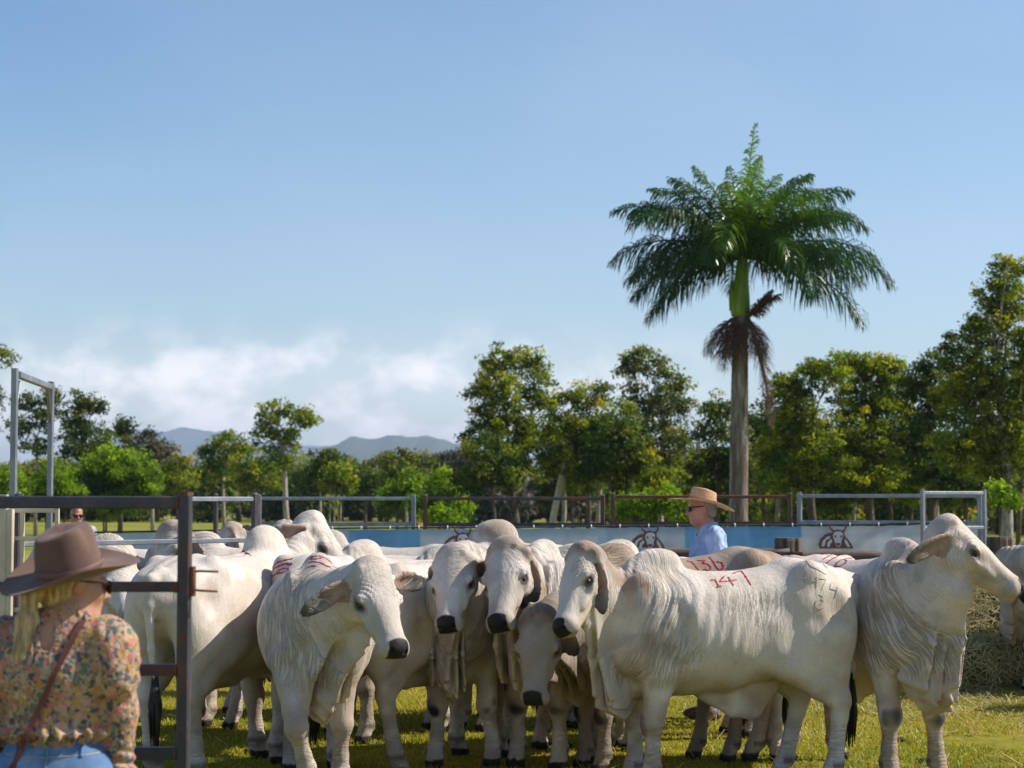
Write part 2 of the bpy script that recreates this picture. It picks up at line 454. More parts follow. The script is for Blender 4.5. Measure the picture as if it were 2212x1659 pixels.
def hay():
    root = empty('hay_pile', (4.72, 19.35, 0), 0, 'loose pile of golden hay behind the tall cow on the right', 'hay')
    rg = np.random.default_rng(5)
    S = Sdf()
    for i in range(26):
        a = rg.random()*2*math.pi; r_ = .9*rg.random()**.5
        S.ell((math.cos(a)*r_*1.25, math.sin(a)*r_*.8, .10 + .42*(1 - r_)), (.42, .36, .32), k=.14)
    S.ell((.1, 0, .35), (.95, .7, .60), k=.2)
    F, L, h = S.grid(.035, lo=np.array((-3, -3, -.05))); V, Q = surface_nets(F, L, h); N = vnormals(V, Q)
    V = V + N*((vnoise(V, 9, 1) - .5)*.08)[:, None]
    np_mesh('mound', V, Q, surf('hay_mound', [(.3, (.045, .036, .012)), (.55, (.12, .095, .035)), (.75, (.22, .18, .075))], 14, .9, bump=.9, bscale=40, stretch=(1, 1, 2.5)), root)
    n = 15000
    i = rg.integers(0, len(V), n); P = V[i] + N[i]*(.035*rg.random(n))[:, None]
    t = rg.normal(size=(n, 3)); t -= N[i]*(np.einsum('ij,ij->i', t, N[i])*(.75))[:, None]; t /= np.linalg.norm(t, axis=1)[:, None]
    sdv = np.cross(t, N[i]); sdv /= np.linalg.norm(sdv, axis=1)[:, None]
    L_ = .03 + .085*rg.random(n); w = .0022 + .0022*rg.random(n)
    VV = np.stack([P - t*L_[:, None] - sdv*w[:, None], P - t*L_[:, None] + sdv*w[:, None], P + t*L_[:, None] + sdv*w[:, None], P + t*L_[:, None] - sdv*w[:, None]], 1).reshape(-1, 3)
    c = np.repeat(rg.random(n), 4); o = np_mesh('hay_stalks', VV, np.arange(n*4).reshape(-1, 4), STRAW, root, False, np.stack([c]*3, 1)); o['kind'] = 'stuff'
hay()

def hills():
    m = surf('hill_forest', [(.3, (.025, .04, .02)), (.7, (.055, .075, .035))], .02, .95, detail=8)
    def hill(name, pts, Y, depth, label, seed):
        # skyline points (px, py) at distance Y, a rounded ridge with real depth
        rn = random.Random(seed); xs = []; zs = []
        for i in range(len(pts)-1):
            for k in range(14):
                t = k/14; t2 = t*t*(3-2*t); xs.append(pts[i][0]*(1-t) + pts[i+1][0]*t); zs.append(pts[i][1]*(1-t2) + pts[i+1][1]*t2)
        V = []; F = []; ny = 14
        for j in range(ny+1):
            v = j/ny*2 - 1; prof = max(0, 1 - v*v)
            for i, (px, py) in enumerate(zip(xs, zs)):
                p = at(px, py, Y)
                V.append((p.x + v*0, Y + v*depth, max(-2, p.z*prof**.6*(1 + .03*math.sin(i*.31 + j*.7) * (prof < .98)) + rn.uniform(-1, 1)*Y/2600 - 1)))
        n = len(xs)
        for j in range(ny):
            for i in range(n-1): F.append((j*n+i, j*n+i+1, (j+1)*n+i+1, (j+1)*n+i))
        o = MB().add(V, F, True).build(name, m); tag(o, label, kind='structure')
    hill('hills', [(560, 1078), (640, 1030), (690, 985), (730, 960), (780, 947), (840, 945), (900, 942), (950, 948), (1000, 962), (1060, 978), (1140, 985), (1240, 1010), (1420, 1078)], 5200, 900, 'forested blue hill behind the tree line', 2)
    hill('hills', [(120, 1078), (230, 990), (300, 935), (360, 932), (430, 929), (490, 936), (560, 956), (640, 962), (760, 968), (900, 985), (1100, 1078)], 9500, 1500, 'farther pale blue range to its left', 3)
hills()

# ------------------------------------------------------------------ trees
LEAF = {
 'euc': leafy('eucalypt_leaves', [(.05, (.03, .055, .008)), (.4, (.11, .15, .014)), (.7, (.19, .25, .018)), (.97, (.36, .30, .05))], .6),
 'olive': leafy('olive_leaves', [(.05, (.035, .065, .006)), (.35, (.14, .20, .008)), (.65, (.26, .33, .009)), (.85, (.42, .42, .012)), (1, (.50, .36, .02))], .62),
 'bright': leafy('bright_leaves', [(.05, (.04, .085, .003)), (.4, (.13, .24, .004)), (.7, (.25, .40, .006)), (.95, (.36, .50, .012))], .6),
 'dark': leafy('dark_leaves', [(.05, (.022, .048, .008)), (.4, (.07, .12, .010)), (.7, (.14, .20, .012)), (.92, (.25, .26, .02))], .58),
 'grey': leafy('grey_leaves', [(.05, (.045, .05, .03)), (.4, (.09, .09, .055)), (.7, (.15, .135, .085)), (.95, (.22, .18, .12))], .3),
}
BARK_PALE = surf('pale_bark', [(.35, (.20, .165, .13)), (.6, (.42, .37, .31)), (.8, (.55, .5, .43))], 5, .85, stretch=(3, 3, .7), bump=.5, bdist=.03)
BARK_BROWN = surf('brown_bark', [(.35, (.05, .036, .025)), (.6, (.13, .10, .07)), (.8, (.2, .16, .12))], 5, .9, stretch=(3, 3, .7), bump=.6, bdist=.03)
def crown_mesh(rg, blobs, leaf, dens, clump, spread=1.0):
    """leaf-sized blades in clumps through each blob; blobs = (centre, radii) in metres"""
    Vs = []; Cs = []
    for c, r in blobs:
        vol = r[0]*r[1]*r[2]; area = (r[0]*r[2] + r[0]*r[1] + r[1]*r[2])
        nc = max(14, int(7.5 * dens * area / clump**1.3))
        u = rg.normal(size=(nc, 3)); u /= np.linalg.norm(u, axis=1)[:, None]
        rad = rg.random(nc)**.42
        cc = np.array(c) + u * np.array(r) * (rad*(.82 + .36*rg.random(nc)))[:, None]
        per = 44
        q = rg.normal(size=(nc, per, 3)); q *= (rg.random((nc, per))**.5 / np.maximum(.3, np.linalg.norm(q, axis=2)))[..., None]
        P = cc[:, None, :] + q * np.array((1, 1, .62)) * clump * (.55 + .7*rg.random((nc, 1, 1)))
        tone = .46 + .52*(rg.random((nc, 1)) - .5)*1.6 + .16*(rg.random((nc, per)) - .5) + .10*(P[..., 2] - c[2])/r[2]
        P = P.reshape(-1, 3); n = len(P)
        a = rg.normal(size=(n, 3)); a /= np.linalg.norm(a, axis=1)[:, None]; b = rg.normal(size=(n, 3)); b -= a*np.einsum('ij,ij->i', a, b)[:, None]; b /= np.linalg.norm(b, axis=1)[:, None]
        s = leaf*(.6 + .8*rg.random(n))[:, None]
        V = np.stack([P - a*s, P + b*s*.42, P + a*s, P - b*s*.42], 1)
        Vs.append(V.reshape(-1, 3)); Cs.append(np.repeat(tone.reshape(-1), 4))
    V = np.concatenate(Vs); c = np.clip(np.concatenate(Cs), 0, 1)
    return V, np.arange(len(V)).reshape(-1, 4), np.stack([c]*3, 1)
def tree(label, bpx, Y, blobs, kind='euc', bark=None, tr=.14, dens=1.0, lean=0, group='trees behind the yard', name='tree', seed=0, fork=.35, leaf=None, clump=None, stems=1, cat='tree'):
    """bpx photo column of the trunk foot; blobs (px, py, rx, ry) outline the foliage masses at distance Y"""
    rg = np.random.default_rng(seed + 100); rn = random.Random(seed + 7)
    base = at(bpx, 1100, Y); bx = base.x; pm = FD/Y
    root = empty(name, (bx, Y, 0), 0, label, cat, group)
    leaf = leaf or max(.05, .00105*Y); clump = clump or max(.24, .0052*Y)
    B = []
    for (px, py, rx, ry) in blobs:
        p = at(px, py, Y); rxx = rx*1.16/pm; rz = ry*1.16/pm; dy = rn.uniform(-.5, .5)*rxx
        B.append(((p.x - bx, dy, p.z), (rxx, rxx*.9, rz)))
    zmin = min(c[2] - r[2] for c, r in B); ztop = max(c[2] for c, r in B)
    mb = MB()
    for si in range(stems):
        off = Vector((rn.uniform(-.25, .25)*(stems > 1)*1.6, rn.uniform(-.3, .3)*(stems > 1), 0))
        cxm = sum(c[0] for c, r in B)/len(B)
        zf = max(.5, zmin + (ztop - zmin)*fork)
        f0 = Vector((lean + cxm*.25 + off.x, 0, zf))
        tp = [off + Vector((0, 0, -.05)), off*.8 + Vector((f0.x*.25 + rn.uniform(-.1, .1)*tr*4, 0, zf*.35)), off*.5 + Vector((f0.x*.65 + rn.uniform(-.1, .1)*tr*5, rn.uniform(-.1, .1), zf*.7)), f0]
        t0 = tr*.72/(stems**.5)
        mb.tube(tp, [t0*1.25, t0, t0*.85, t0*.72], 9)
        for (c, r) in B[si::stems] if stems > 1 else B:
            e = Vector(c) + Vector((0, 0, r[2]*.25)); mdp = f0*.45 + e*.55 + Vector((rn.uniform(-.2, .2), rn.uniform(-.2, .2), -.12*(e - f0).length))
            mb.tube([f0 - Vector((0, 0, .1)), f0*.75 + mdp*.25 + Vector((0, 0, -.05)), mdp, e], [t0*.5, t0*.32, t0*.2, t0*.06], 6)
            for k in range(3):
                an = rn.uniform(0, 6.28); q = e + Vector((math.cos(an)*r[0]*.75, math.sin(an)*r[1]*.75, rn.uniform(-.2, .7)*r[2]))
                mb.tube([mdp*.6 + e*.4, (mdp + q)*.5 + Vector((0, 0, .1)), q], [t0*.15, t0*.10, t0*.03], 5)
    mb.build('trunk', bark or BARK_BROWN, root)
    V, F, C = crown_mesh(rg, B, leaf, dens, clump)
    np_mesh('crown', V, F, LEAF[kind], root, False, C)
    return root
BARK_WHITE = surf('white_bark', [(.35, (.38, .33, .28)), (.6, (.62, .57, .50)), (.8, (.72, .68, .62))], 5, .8, stretch=(3, 3, .7), bump=.3, bdist=.02)
def plant_trees():
    G = 'trees beyond the far fence'
    # left background
    tree('thin-leaved gum reaching in at the left edge, tallest there', -25, 88, [(-12, 775, 34, 26), (-20, 840, 30, 26), (-50, 900, 50, 60)], 'euc', BARK_PALE, .15, 0.55, group=G, seed=1)
    tree('sparse dark gum behind the tall metal gate frame', 78, 96, [(55, 868, 26, 22), (95, 905, 30, 26), (48, 925, 24, 22), (110, 860, 18, 30), (85, 960, 30, 22)], 'dark', BARK_PALE, .12, 0.44, group=G, seed=2)
    tree('upright dark gum just right of the metal gate frame', 178, 96, [(172, 868, 27, 24), (158, 905, 22, 26), (205, 880, 22, 12), (192, 940, 46, 36), (165, 968, 40, 30), (215, 965, 28, 30)], 'dark', BARK_BROWN, .14, 0.55, group=G, seed=3)
    tree('narrow dark tree over the bright green bush', 262, 100, [(262, 925, 20, 18), (268, 960, 26, 34), (250, 990, 30, 24)], 'dark', BARK_BROWN, .1, 0.55, group=G, seed=4)
    tree('half-bare pale brown gum left of the distant blue range', 330, 98, [(322, 950, 30, 16), (350, 968, 26, 14), (318, 985, 40, 22)], 'grey', BARK_PALE, .12, 0.5, group=G, seed=5)
    tree('broad bright green bush left of the yard post', 240, 84, [(245, 1010, 55, 42), (205, 1040, 50, 42), (290, 1035, 50, 48), (240, 1075, 80, 36), (320, 1060, 22, 30), (185, 1080, 34, 30)], 'bright', BARK_BROWN, .10, 1.15, group=G, seed=6, stems=3, name='bush', cat='bush')
    tree('bright green bush between the two uprights of the gate frame', 120, 82, [(120, 1035, 38, 34), (90, 1065, 44, 34), (150, 1070, 34, 30)], 'bright', BARK_BROWN, .1, 1.1, group=G, seed=7, stems=2, name='bush', cat='bush')
    tree('bright green bush at the left edge of the lawn', 15, 80, [(10, 1045, 38, 36), (40, 1070, 30, 32), (-20, 1070, 40, 36)], 'bright', BARK_BROWN, .1, 1.1, group=G, seed=8, stems=2, name='bush', cat='bush')
    tree('round olive tree right of the bright bush', 385, 105, [(372, 1005, 34, 26), (400, 1030, 30, 32), (360, 1040, 34, 28)], 'olive', BARK_BROWN, .12, 0.61, group=G, seed=9)
    tree('spreading rusty-topped gum left of the tall forked gum', 485, 108, [(488, 955, 34, 20), (455, 975, 28, 20), (520, 972, 26, 18), (480, 1000, 40, 24), (450, 1020, 36, 26)], 'olive', BARK_PALE, .13, 0.52, group=G, seed=10)
    tree('tall forked gum with pale leaning trunk, alone against the clouds', 622, 96, [(592, 890, 34, 24), (640, 895, 30, 18), (575, 925, 26, 24), (662, 908, 16, 8), (612, 935, 36, 26), (590, 975, 36, 30), (625, 985, 28, 26)], 'olive', BARK_PALE, .19, 0.47, group=G, seed=11, lean=-.25, fork=.30)
    tree('olive tree hugging the foot of the tall forked gum', 555, 106, [(540, 1000, 34, 30), (575, 1030, 40, 32), (525, 1040, 34, 26)], 'olive', BARK_PALE, .11, 0.55, group=G, seed=12)
    tree('low dark tree right of the tall forked gum', 690, 104, [(690, 1000, 30, 30), (665, 1025, 30, 28), (715, 990, 22, 24), (700, 1040, 40, 26)], 'dark', BARK_PALE, .10, 0.55, group=G, seed=13)
    tree('thin pale-stemmed tree below the left flank of the blue hill', 722, 92, [(730, 1015, 26, 24), (745, 1040, 26, 24), (712, 1048, 22, 18)], 'olive', BARK_PALE, .07, 0.44, group=G, seed=14, stems=3)
    tree('dark rounded tree under the middle of the blue hill', 790, 118, [(780, 1030, 34, 26), (815, 1040, 34, 24), (760, 1048, 34, 22)], 'dark', BARK_BROWN, .12, 0.86, group=G, seed=15)
    tree('grey-green feathery tree in front of the blue hill', 878, 110, [(878, 985, 20, 24), (850, 1005, 26, 20), (905, 1005, 30, 22), (870, 1035, 40, 30)], 'euc', BARK_PALE, .12, 0.78, group=G, seed=16)
    tree('bright green bush left of the rusty panel post', 872, 86, [(870, 1060, 36, 28), (845, 1085, 34, 26), (900, 1090, 32, 24), (880, 1035, 22, 18)], 'bright', BARK_BROWN, .09, 1.0, group=G, seed=17, stems=2, name='bush', cat='bush')
    tree('pointed bright green bush behind the rusty panel post', 955, 76, [(955, 1060, 30, 30), (930, 1085, 38, 30), (980, 1090, 40, 28), (965, 1110, 50, 22), (950, 1035, 16, 20)], 'bright', BARK_BROWN, .09, 1.15, group=G, seed=18, stems=3, name='bush', cat='bush')
    tree('dull grey tree between the bright bush and the big gum', 1000, 112, [(960, 1000, 34, 20), (1005, 995, 34, 22), (1030, 1020, 34, 30), (985, 1030, 40, 26)], 'grey', BARK_BROWN, .12, 0.78, group=G, seed=19)
    # middle
    tree('big bushy gum with a notched crown, left of the white trunk', 1115, 68, [(1075, 782, 40, 32), (1130, 778, 38, 26), (1165, 800, 34, 28), (1040, 840, 34, 34), (1090, 850, 48, 42), (1160, 870, 40, 44), (1055, 900, 36, 38), (1110, 930, 60, 46), (1020, 945, 26, 22), (1080, 990, 48, 40), (1150, 960, 44, 46), (1115, 1030, 46, 32)], 'olive', BARK_BROWN, .22, 0.78, group=G, seed=20, lean=-.15, fork=.25)
    tree('gum with a bright white leaning trunk', 1188, 66, [(1250, 860, 36, 30), (1215, 900, 44, 44), (1290, 850, 34, 26), (1285, 905, 48, 42), (1235, 960, 52, 44), (1300, 970, 40, 46), (1185, 980, 30, 34), (1265, 1020, 50, 36)], 'olive', BARK_WHITE, .16, 0.6, group=G, seed=21, lean=.35, fork=.42)
    tree('tall slender gum with a tiered crown, left of the palm', 1428, 72, [(1385, 772, 36, 24), (1360, 800, 26, 20), (1425, 800, 30, 22), (1462, 832, 28, 22), (1370, 860, 30, 30), (1425, 870, 44, 34), (1475, 880, 24, 28), (1400, 925, 48, 36), (1460, 945, 36, 40), (1390, 985, 42, 40), (1440, 1010, 46, 40)], 'euc', BARK_PALE, .15, 0.74, group=G, seed=22, fork=.2)
    tree('yellow-green leafy tree below the tall slender gum', 1365, 62, [(1350, 900, 28, 36), (1345, 960, 34, 44), (1385, 1010, 44, 40), (1340, 1040, 36, 40), (1420, 1050, 40, 36)], 'olive', BARK_BROWN, .12, 0.78, group=G, seed=23, stems=2)
    tree('low bright shrub behind the man with the straw hat', 1400, 56, [(1385, 1090, 50, 28), (1440, 1085, 50, 30), (1470, 1110, 36, 20), (1345, 1100, 30, 26)], 'bright', BARK_BROWN, .07, 1.0, group=G, seed=24, stems=3, name='bush', cat='bush')
    tree('dark tree close behind the palm trunk', 1545, 64, [(1548, 885, 32, 30), (1540, 940, 34, 38), (1575, 985, 50, 44), (1530, 1020, 40, 40), (1590, 1050, 44, 40)], 'dark', BARK_BROWN, .14, 1.01, group=G, seed=25)
    # right
    tree('leafy tree right of the palm, its outermost twigs open', 1752, 58, [(1748, 795, 34, 20), (1690, 835, 34, 26), (1730, 850, 40, 32), (1790, 810, 40, 30), (1680, 890, 40, 40), (1745, 920, 60, 50), (1690, 970, 54, 50), (1770, 990, 60, 50), (1700, 1040, 50, 36)], 'olive', BARK_BROWN, .16, 1.07, group=G, seed=26)
    tree('rounded yellow-topped tree in the middle of the right-hand row', 1878, 60, [(1835, 790, 40, 30), (1895, 795, 48, 32), (1940, 810, 36, 30), (1870, 860, 66, 50), (1930, 890, 56, 54), (1850, 940, 66, 54), (1930, 975, 60, 54), (1870, 1030, 66, 36)], 'olive', BARK_BROWN, .18, 1.07, group=G, seed=27)
    tree('dark glossy tree filling the gap in the right-hand row', 2010, 57, [(2010, 790, 36, 34), (1985, 840, 44, 44), (2040, 860, 50, 50), (2000, 930, 60, 54), (1990, 1000, 60, 46), (2050, 1010, 50, 44)], 'dark', BARK_BROWN, .15, 1.07, group=G, seed=28)
    tree('tallest tree at the right edge', 2172, 50, [(2165, 590, 30, 34), (2195, 575, 26, 28), (2150, 640, 36, 34), (2200, 650, 44, 46), (2108, 700, 26, 22), (2150, 715, 50, 44), (2210, 740, 50, 56), (2075, 755, 44, 34), (2110, 800, 60, 48), (2180, 830, 66, 60), (2060, 850, 48, 46), (2130, 900, 70, 56), (2210, 920, 50, 60), (2080, 960, 60, 54), (2160, 990, 66, 50)], 'olive', BARK_PALE, .20, 1.07, group=G, seed=29, fork=.22)
    tree('dark underwood tree below the tallest one', 2085, 56, [(2070, 1020, 50, 40), (2120, 1045, 46, 36), (2040, 1060, 40, 30)], 'dark', BARK_BROWN, .12, 1.01, group=G, seed=30)
    tree('small yellow-green shrub beside the right panel posts', 2158, 44, [(2160, 1060, 20, 18), (2172, 1085, 22, 18)], 'bright', BARK_BROWN, .04, .8, group=G, seed=31, name='bush', cat='bush')
    tree('tree beyond the right edge of the view', 2300, 52, [(2290, 760, 80, 90), (2270, 900, 80, 90), (2300, 620, 60, 70), (2280, 1020, 70, 60)], 'olive', BARK_BROWN, .18, 0.91, group=G, seed=32)
    # bare trunks standing in the shade of the right-hand wood and the middle grove
    rn = random.Random(4); T = 'slim trunks of the shaded grove'
    for i, px in enumerate((1075, 1212, 1240, 1268, 1290, 1318, 1655, 1672, 1725, 1800, 1843, 1925, 1962, 2030, 2120, 2196)):
        Y = rn.uniform(60, 78); p = at(px, 1100, Y); pale = i % 3 == 1
        root = empty('tree', (p.x, Y, 0), 0, None, 'tree', T)
        cols = ('pale', 'dark')[0 if pale else 1]
        root['label'] = f"slim {cols}-trunked young tree " + ('below the notched gum', 'first right of the white leaning trunk', 'second right of the white leaning trunk', 'third right of the white leaning trunk', 'fourth right of the white leaning trunk', 'in front of the tiered gum, rightmost of the middle grove',
            'just right of the palm foot', 'second right of the palm foot', 'behind the brown round timber post', 'under the open-twigged tree', 'left of the yellow-topped tree', 'right of the yellow-topped tree', 'under the dark glossy tree', 'behind the small square of railing', 'behind the raised head of cow 116', 'at the right edge by the second timber post')[i]
        x = rn.uniform(-.4, .4); h = rn.uniform(2.6, 4.2); t = rn.uniform(.05, .09)
        MB().tube([(0, 0, -.05), (x*.3, 0, h*.35), (x*.4 + rn.uniform(-.1, .1), 0, h*.7), (x, 0, h)], [t*1.2, t, t*.85, t*.4], 8).build('trunk', BARK_PALE if pale else BARK_BROWN, root)
        rg = np.random.default_rng(i + 50)
        V, F, C = crown_mesh(rg, [((x, 0, h), (1.0, .9, .8)), ((x - .5, .2, h - .9), (.7, .7, .5)), ((x + .5, -.2, h - .6), (.7, .7, .5))], .075, .8, .34)
        np_mesh('crown', V, F, LEAF['olive' if pale else 'dark'], root, False, C)
    # far wood closing the park: one mass
    rg = np.random.default_rng(77); Vs = []; Cs = []; fs = 0
    def wood(x0, x1, ytop, Y, kind, label, n, sd):
        rr = random.Random(sd); bl = []
        for k in range(n):
            px = x0 + (x1 - x0)*(k + rr.random())/n; yy = Y + rr.uniform(-14, 14); pt = ytop + rr.uniform(-6, 34); pb = 1078 + 1.75*FD/yy - rr.uniform(16, 30)
            for py in (pt + 14, (pt + pb)/2, pb - 12):
                p = at(px + rr.uniform(-14, 14), py, yy); R_ = rr.uniform(22, 36)*yy/FD; bl.append(((p.x, yy, max(p.z, .8)), (R_, R_, R_*.85)))
        V, F, C = crown_mesh(rg, bl, .0016*Y, 2.2, .0070*Y); o = np_mesh('woodland', V, F, LEAF[kind], None, False, C); tag(o, label, kind='stuff')
        mb = MB()
        for k in range(n):
            px = x0 + (x1 - x0)*(k + rr.random())/n; yy = Y + rr.uniform(-10, 10); p = at(px, 1090, yy); mb.tube([(p.x, yy, 0), (p.x + rr.uniform(-.5, .5), yy, 4.5)], [.22, .12], 6)
        o = mb.build('woodland_stems', BARK_BROWN); tag(o, 'far trunks of ' + label, kind='stuff')
    wood(-80, 1060, 1012, 165, 'euc', 'distant dark wood across the left of the park', 44, 5)
    wood(1320, 2330, 985, 105, 'olive', 'wood thickening behind the right-hand trees', 40, 6)
    wood(1040, 1340, 1040, 150, 'grey', 'dull far wood seen between the middle trunks', 12, 7)
plant_trees()

def palm():
    Y = 46.0; b = at(1592, 1100, Y); pm = FD/Y
    root = empty('royal_palm', (b.x, Y, 0), 0, 'royal palm with smooth grey trunk, green crownshaft and dark feathery fronds', 'palm tree')
    rn = random.Random(11)
    zc = at(1598, 683, Y).z; zt = at(1604, 568, Y).z          # foot and top of the crownshaft
    bk = surf('palm_trunk', [(.30, (.05, .036, .028)), (.46, (.13, .10, .082)), (.58, (.22, .185, .16)), (.72, (.38, .34, .31))], 2.2, .9, stretch=(4, 4, .7), bump=.5, bdist=.03, detail=10)
    mb = MB(); N_ = 70; pts = []; rad = []
    for i in range(N_):
        t = i/(N_-1); z = t*zc; r = .215 + .03*math.exp(-((t)/.06)**2) + .015*math.sin(t*3.1) - .045*t + .006*(i % 2)
        pts.append((.10*t, 0, z)); rad.append(r)
    mb.tube(pts, rad, 20).build('trunk', bk, root)
    cs = surf('crownshaft', [(.3, (.08, .17, .008)), (.55, (.15, .27, .010)), (.8, (.26, .34, .02))], 4, .45, stretch=(3, 3, .4), bump=.2)
    mb = MB(); L = zt - zc
    mb.tube([(.10, 0, zc), (.10, 0, zc + .08), (.11, 0, zc + L*.3), (.13, 0, zc + L*.65), (.15, 0, zt), (.16, 0, zt + .25)], [.205, .225, .215, .165, .13, .09], 20)
    mb.tube([(-.10, -.02, zc + .12), (-.10, -.03, zc + .5), (-.085, -.02, zc + .82)], [.06, .075, .03], 10)
    mb.build('crownshaft', cs, root)
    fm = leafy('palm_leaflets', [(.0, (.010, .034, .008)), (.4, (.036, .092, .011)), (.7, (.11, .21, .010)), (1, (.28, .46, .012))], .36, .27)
    dry = leafy('dry_fronds', [(0, (.05, .026, .018)), (1, (.22, .13, .09))], .15, .7)
    top = Vector((.16, 0, zt + .12))
    def frond(az, elev, length, droop, tone, name='frond', mat=fm, lw=.040, ll=.80, tw=0.0, dens=96, base=None):
        if name == 'frond': length *= 1.17
        base = base or top
        ca, sa = math.cos(az), math.sin(az); n = 26; P = []; cur = elev; p = base.copy(); seg = length/n
        for i in range(n+1):
            P.append(p.copy()); p = p + Vector((math.cos(cur)*ca, math.cos(cur)*sa, math.sin(cur)))*seg; cur -= droop/n*(.35 + 1.4*i/n)
        mbs = MB().tube(P, [.035*(1 - .9*i/n) + .003 for i in range(n+1)], 6)
        V = [tuple(v) for v in mbs.v]; F = []; 
        for q in mbs.f:
            if len(q) == 4: F.append(q)
        C = [tone]*len(V)
        side = Vector((-sa, ca, 0))
        for k in range(dens):
            t = .10 + .90*(k + rn.random()*.8)/dens; i = min(n-1, int(t*n)); q = P[i].lerp(P[i+1], t*n - i); tan = (P[i+1] - P[i]).normalized(); upv = side.cross(tan) ; 
            if upv.z < 0: upv = -upv
            for sgn in (1, -1):
                L_ = ll*(math.sin(math.pi*min(.97, .12 + t*.88))**.6)*rn.uniform(.8, 1.1); plane = rn.choice((.55, .15, -.25)) + rn.uniform(-.2, .2)
                d = (side*sgn*.85 + tan*(.45 + .5*t) + upv*plane).normalized(); w = tan*lw*(.6 + .6*rn.random())
                a = q; m1 = q + d*L_*.5 + Vector((0, 0, -.06*L_)); m2 = q + d*L_*.82 + Vector((0, 0, -.30*L_)); e = q + d*L_*.95 + Vector((0, 0, -.62*L_))
                b0 = len(V); V += [tuple(a - w*.3), tuple(a + w*.3), tuple(m1 + w*.5), tuple(m1 - w*.5), tuple(m2 + w*.4), tuple(m2 - w*.4), tuple(e + w*.05), tuple(e - w*.05)]
                F += [(b0, b0+1, b0+2, b0+3), (b0+3, b0+2, b0+4, b0+5), (b0+5, b0+4, b0+6, b0+7)]; C += [min(1, max(0, tone + rn.uniform(-.14, .14)))]*8
        o = np_mesh(name, V, F, mat, root, False, np.array([[c]*3 for c in C])); return o
    # (azimuth deg, elevation deg, length, droop, tone)
    fr_ = random.Random(21)
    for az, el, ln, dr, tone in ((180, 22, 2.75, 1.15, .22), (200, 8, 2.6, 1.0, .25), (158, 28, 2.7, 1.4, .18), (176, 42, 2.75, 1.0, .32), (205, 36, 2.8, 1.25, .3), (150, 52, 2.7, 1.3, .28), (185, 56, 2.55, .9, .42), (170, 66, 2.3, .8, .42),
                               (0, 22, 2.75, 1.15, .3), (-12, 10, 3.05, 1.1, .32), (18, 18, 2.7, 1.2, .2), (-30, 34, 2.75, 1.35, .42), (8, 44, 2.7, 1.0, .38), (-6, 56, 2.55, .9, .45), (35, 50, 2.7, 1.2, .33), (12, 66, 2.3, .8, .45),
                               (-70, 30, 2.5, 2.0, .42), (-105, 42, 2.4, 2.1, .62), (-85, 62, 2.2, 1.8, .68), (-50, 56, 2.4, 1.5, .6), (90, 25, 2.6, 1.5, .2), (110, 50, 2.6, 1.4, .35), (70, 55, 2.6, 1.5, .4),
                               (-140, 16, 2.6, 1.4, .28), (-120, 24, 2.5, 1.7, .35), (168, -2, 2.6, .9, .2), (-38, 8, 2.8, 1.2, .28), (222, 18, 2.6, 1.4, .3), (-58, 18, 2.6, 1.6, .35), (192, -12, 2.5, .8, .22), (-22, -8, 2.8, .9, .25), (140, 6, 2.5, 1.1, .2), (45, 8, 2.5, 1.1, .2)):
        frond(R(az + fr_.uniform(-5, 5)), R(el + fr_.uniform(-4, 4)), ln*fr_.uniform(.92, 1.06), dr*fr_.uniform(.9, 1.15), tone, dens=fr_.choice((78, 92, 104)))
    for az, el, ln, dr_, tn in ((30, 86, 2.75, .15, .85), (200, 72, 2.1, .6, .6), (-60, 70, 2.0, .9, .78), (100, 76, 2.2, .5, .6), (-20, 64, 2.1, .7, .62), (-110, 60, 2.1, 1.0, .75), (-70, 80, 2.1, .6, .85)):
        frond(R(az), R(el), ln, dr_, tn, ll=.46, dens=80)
    # spent flower stalks under the crownshaft
    for az, el, ln, dr in ((178, -38, .95, .7), (215, -62, .95, .4), (-25, 40, .95, .3), (-22, 52, .85, .2), (-40, 44, .8, .3), (-20, -55, 1.0, .5), (5, -70, 2.0, .30), (-12, -74, 2.6, .2), (200, -74, 1.2, .2), (-60, -50, 1.0, .7), (240, -55, 1.0, .5)):
        base = Vector((.10 + .18*math.cos(R(az)), .18*math.sin(R(az)), zc - .05))
        o = frond(R(az), R(el), ln, dr, .35, 'flower_stalk', dry, lw=.024, ll=.50 if el < 0 else .30, dens=80, base=base)
palm()
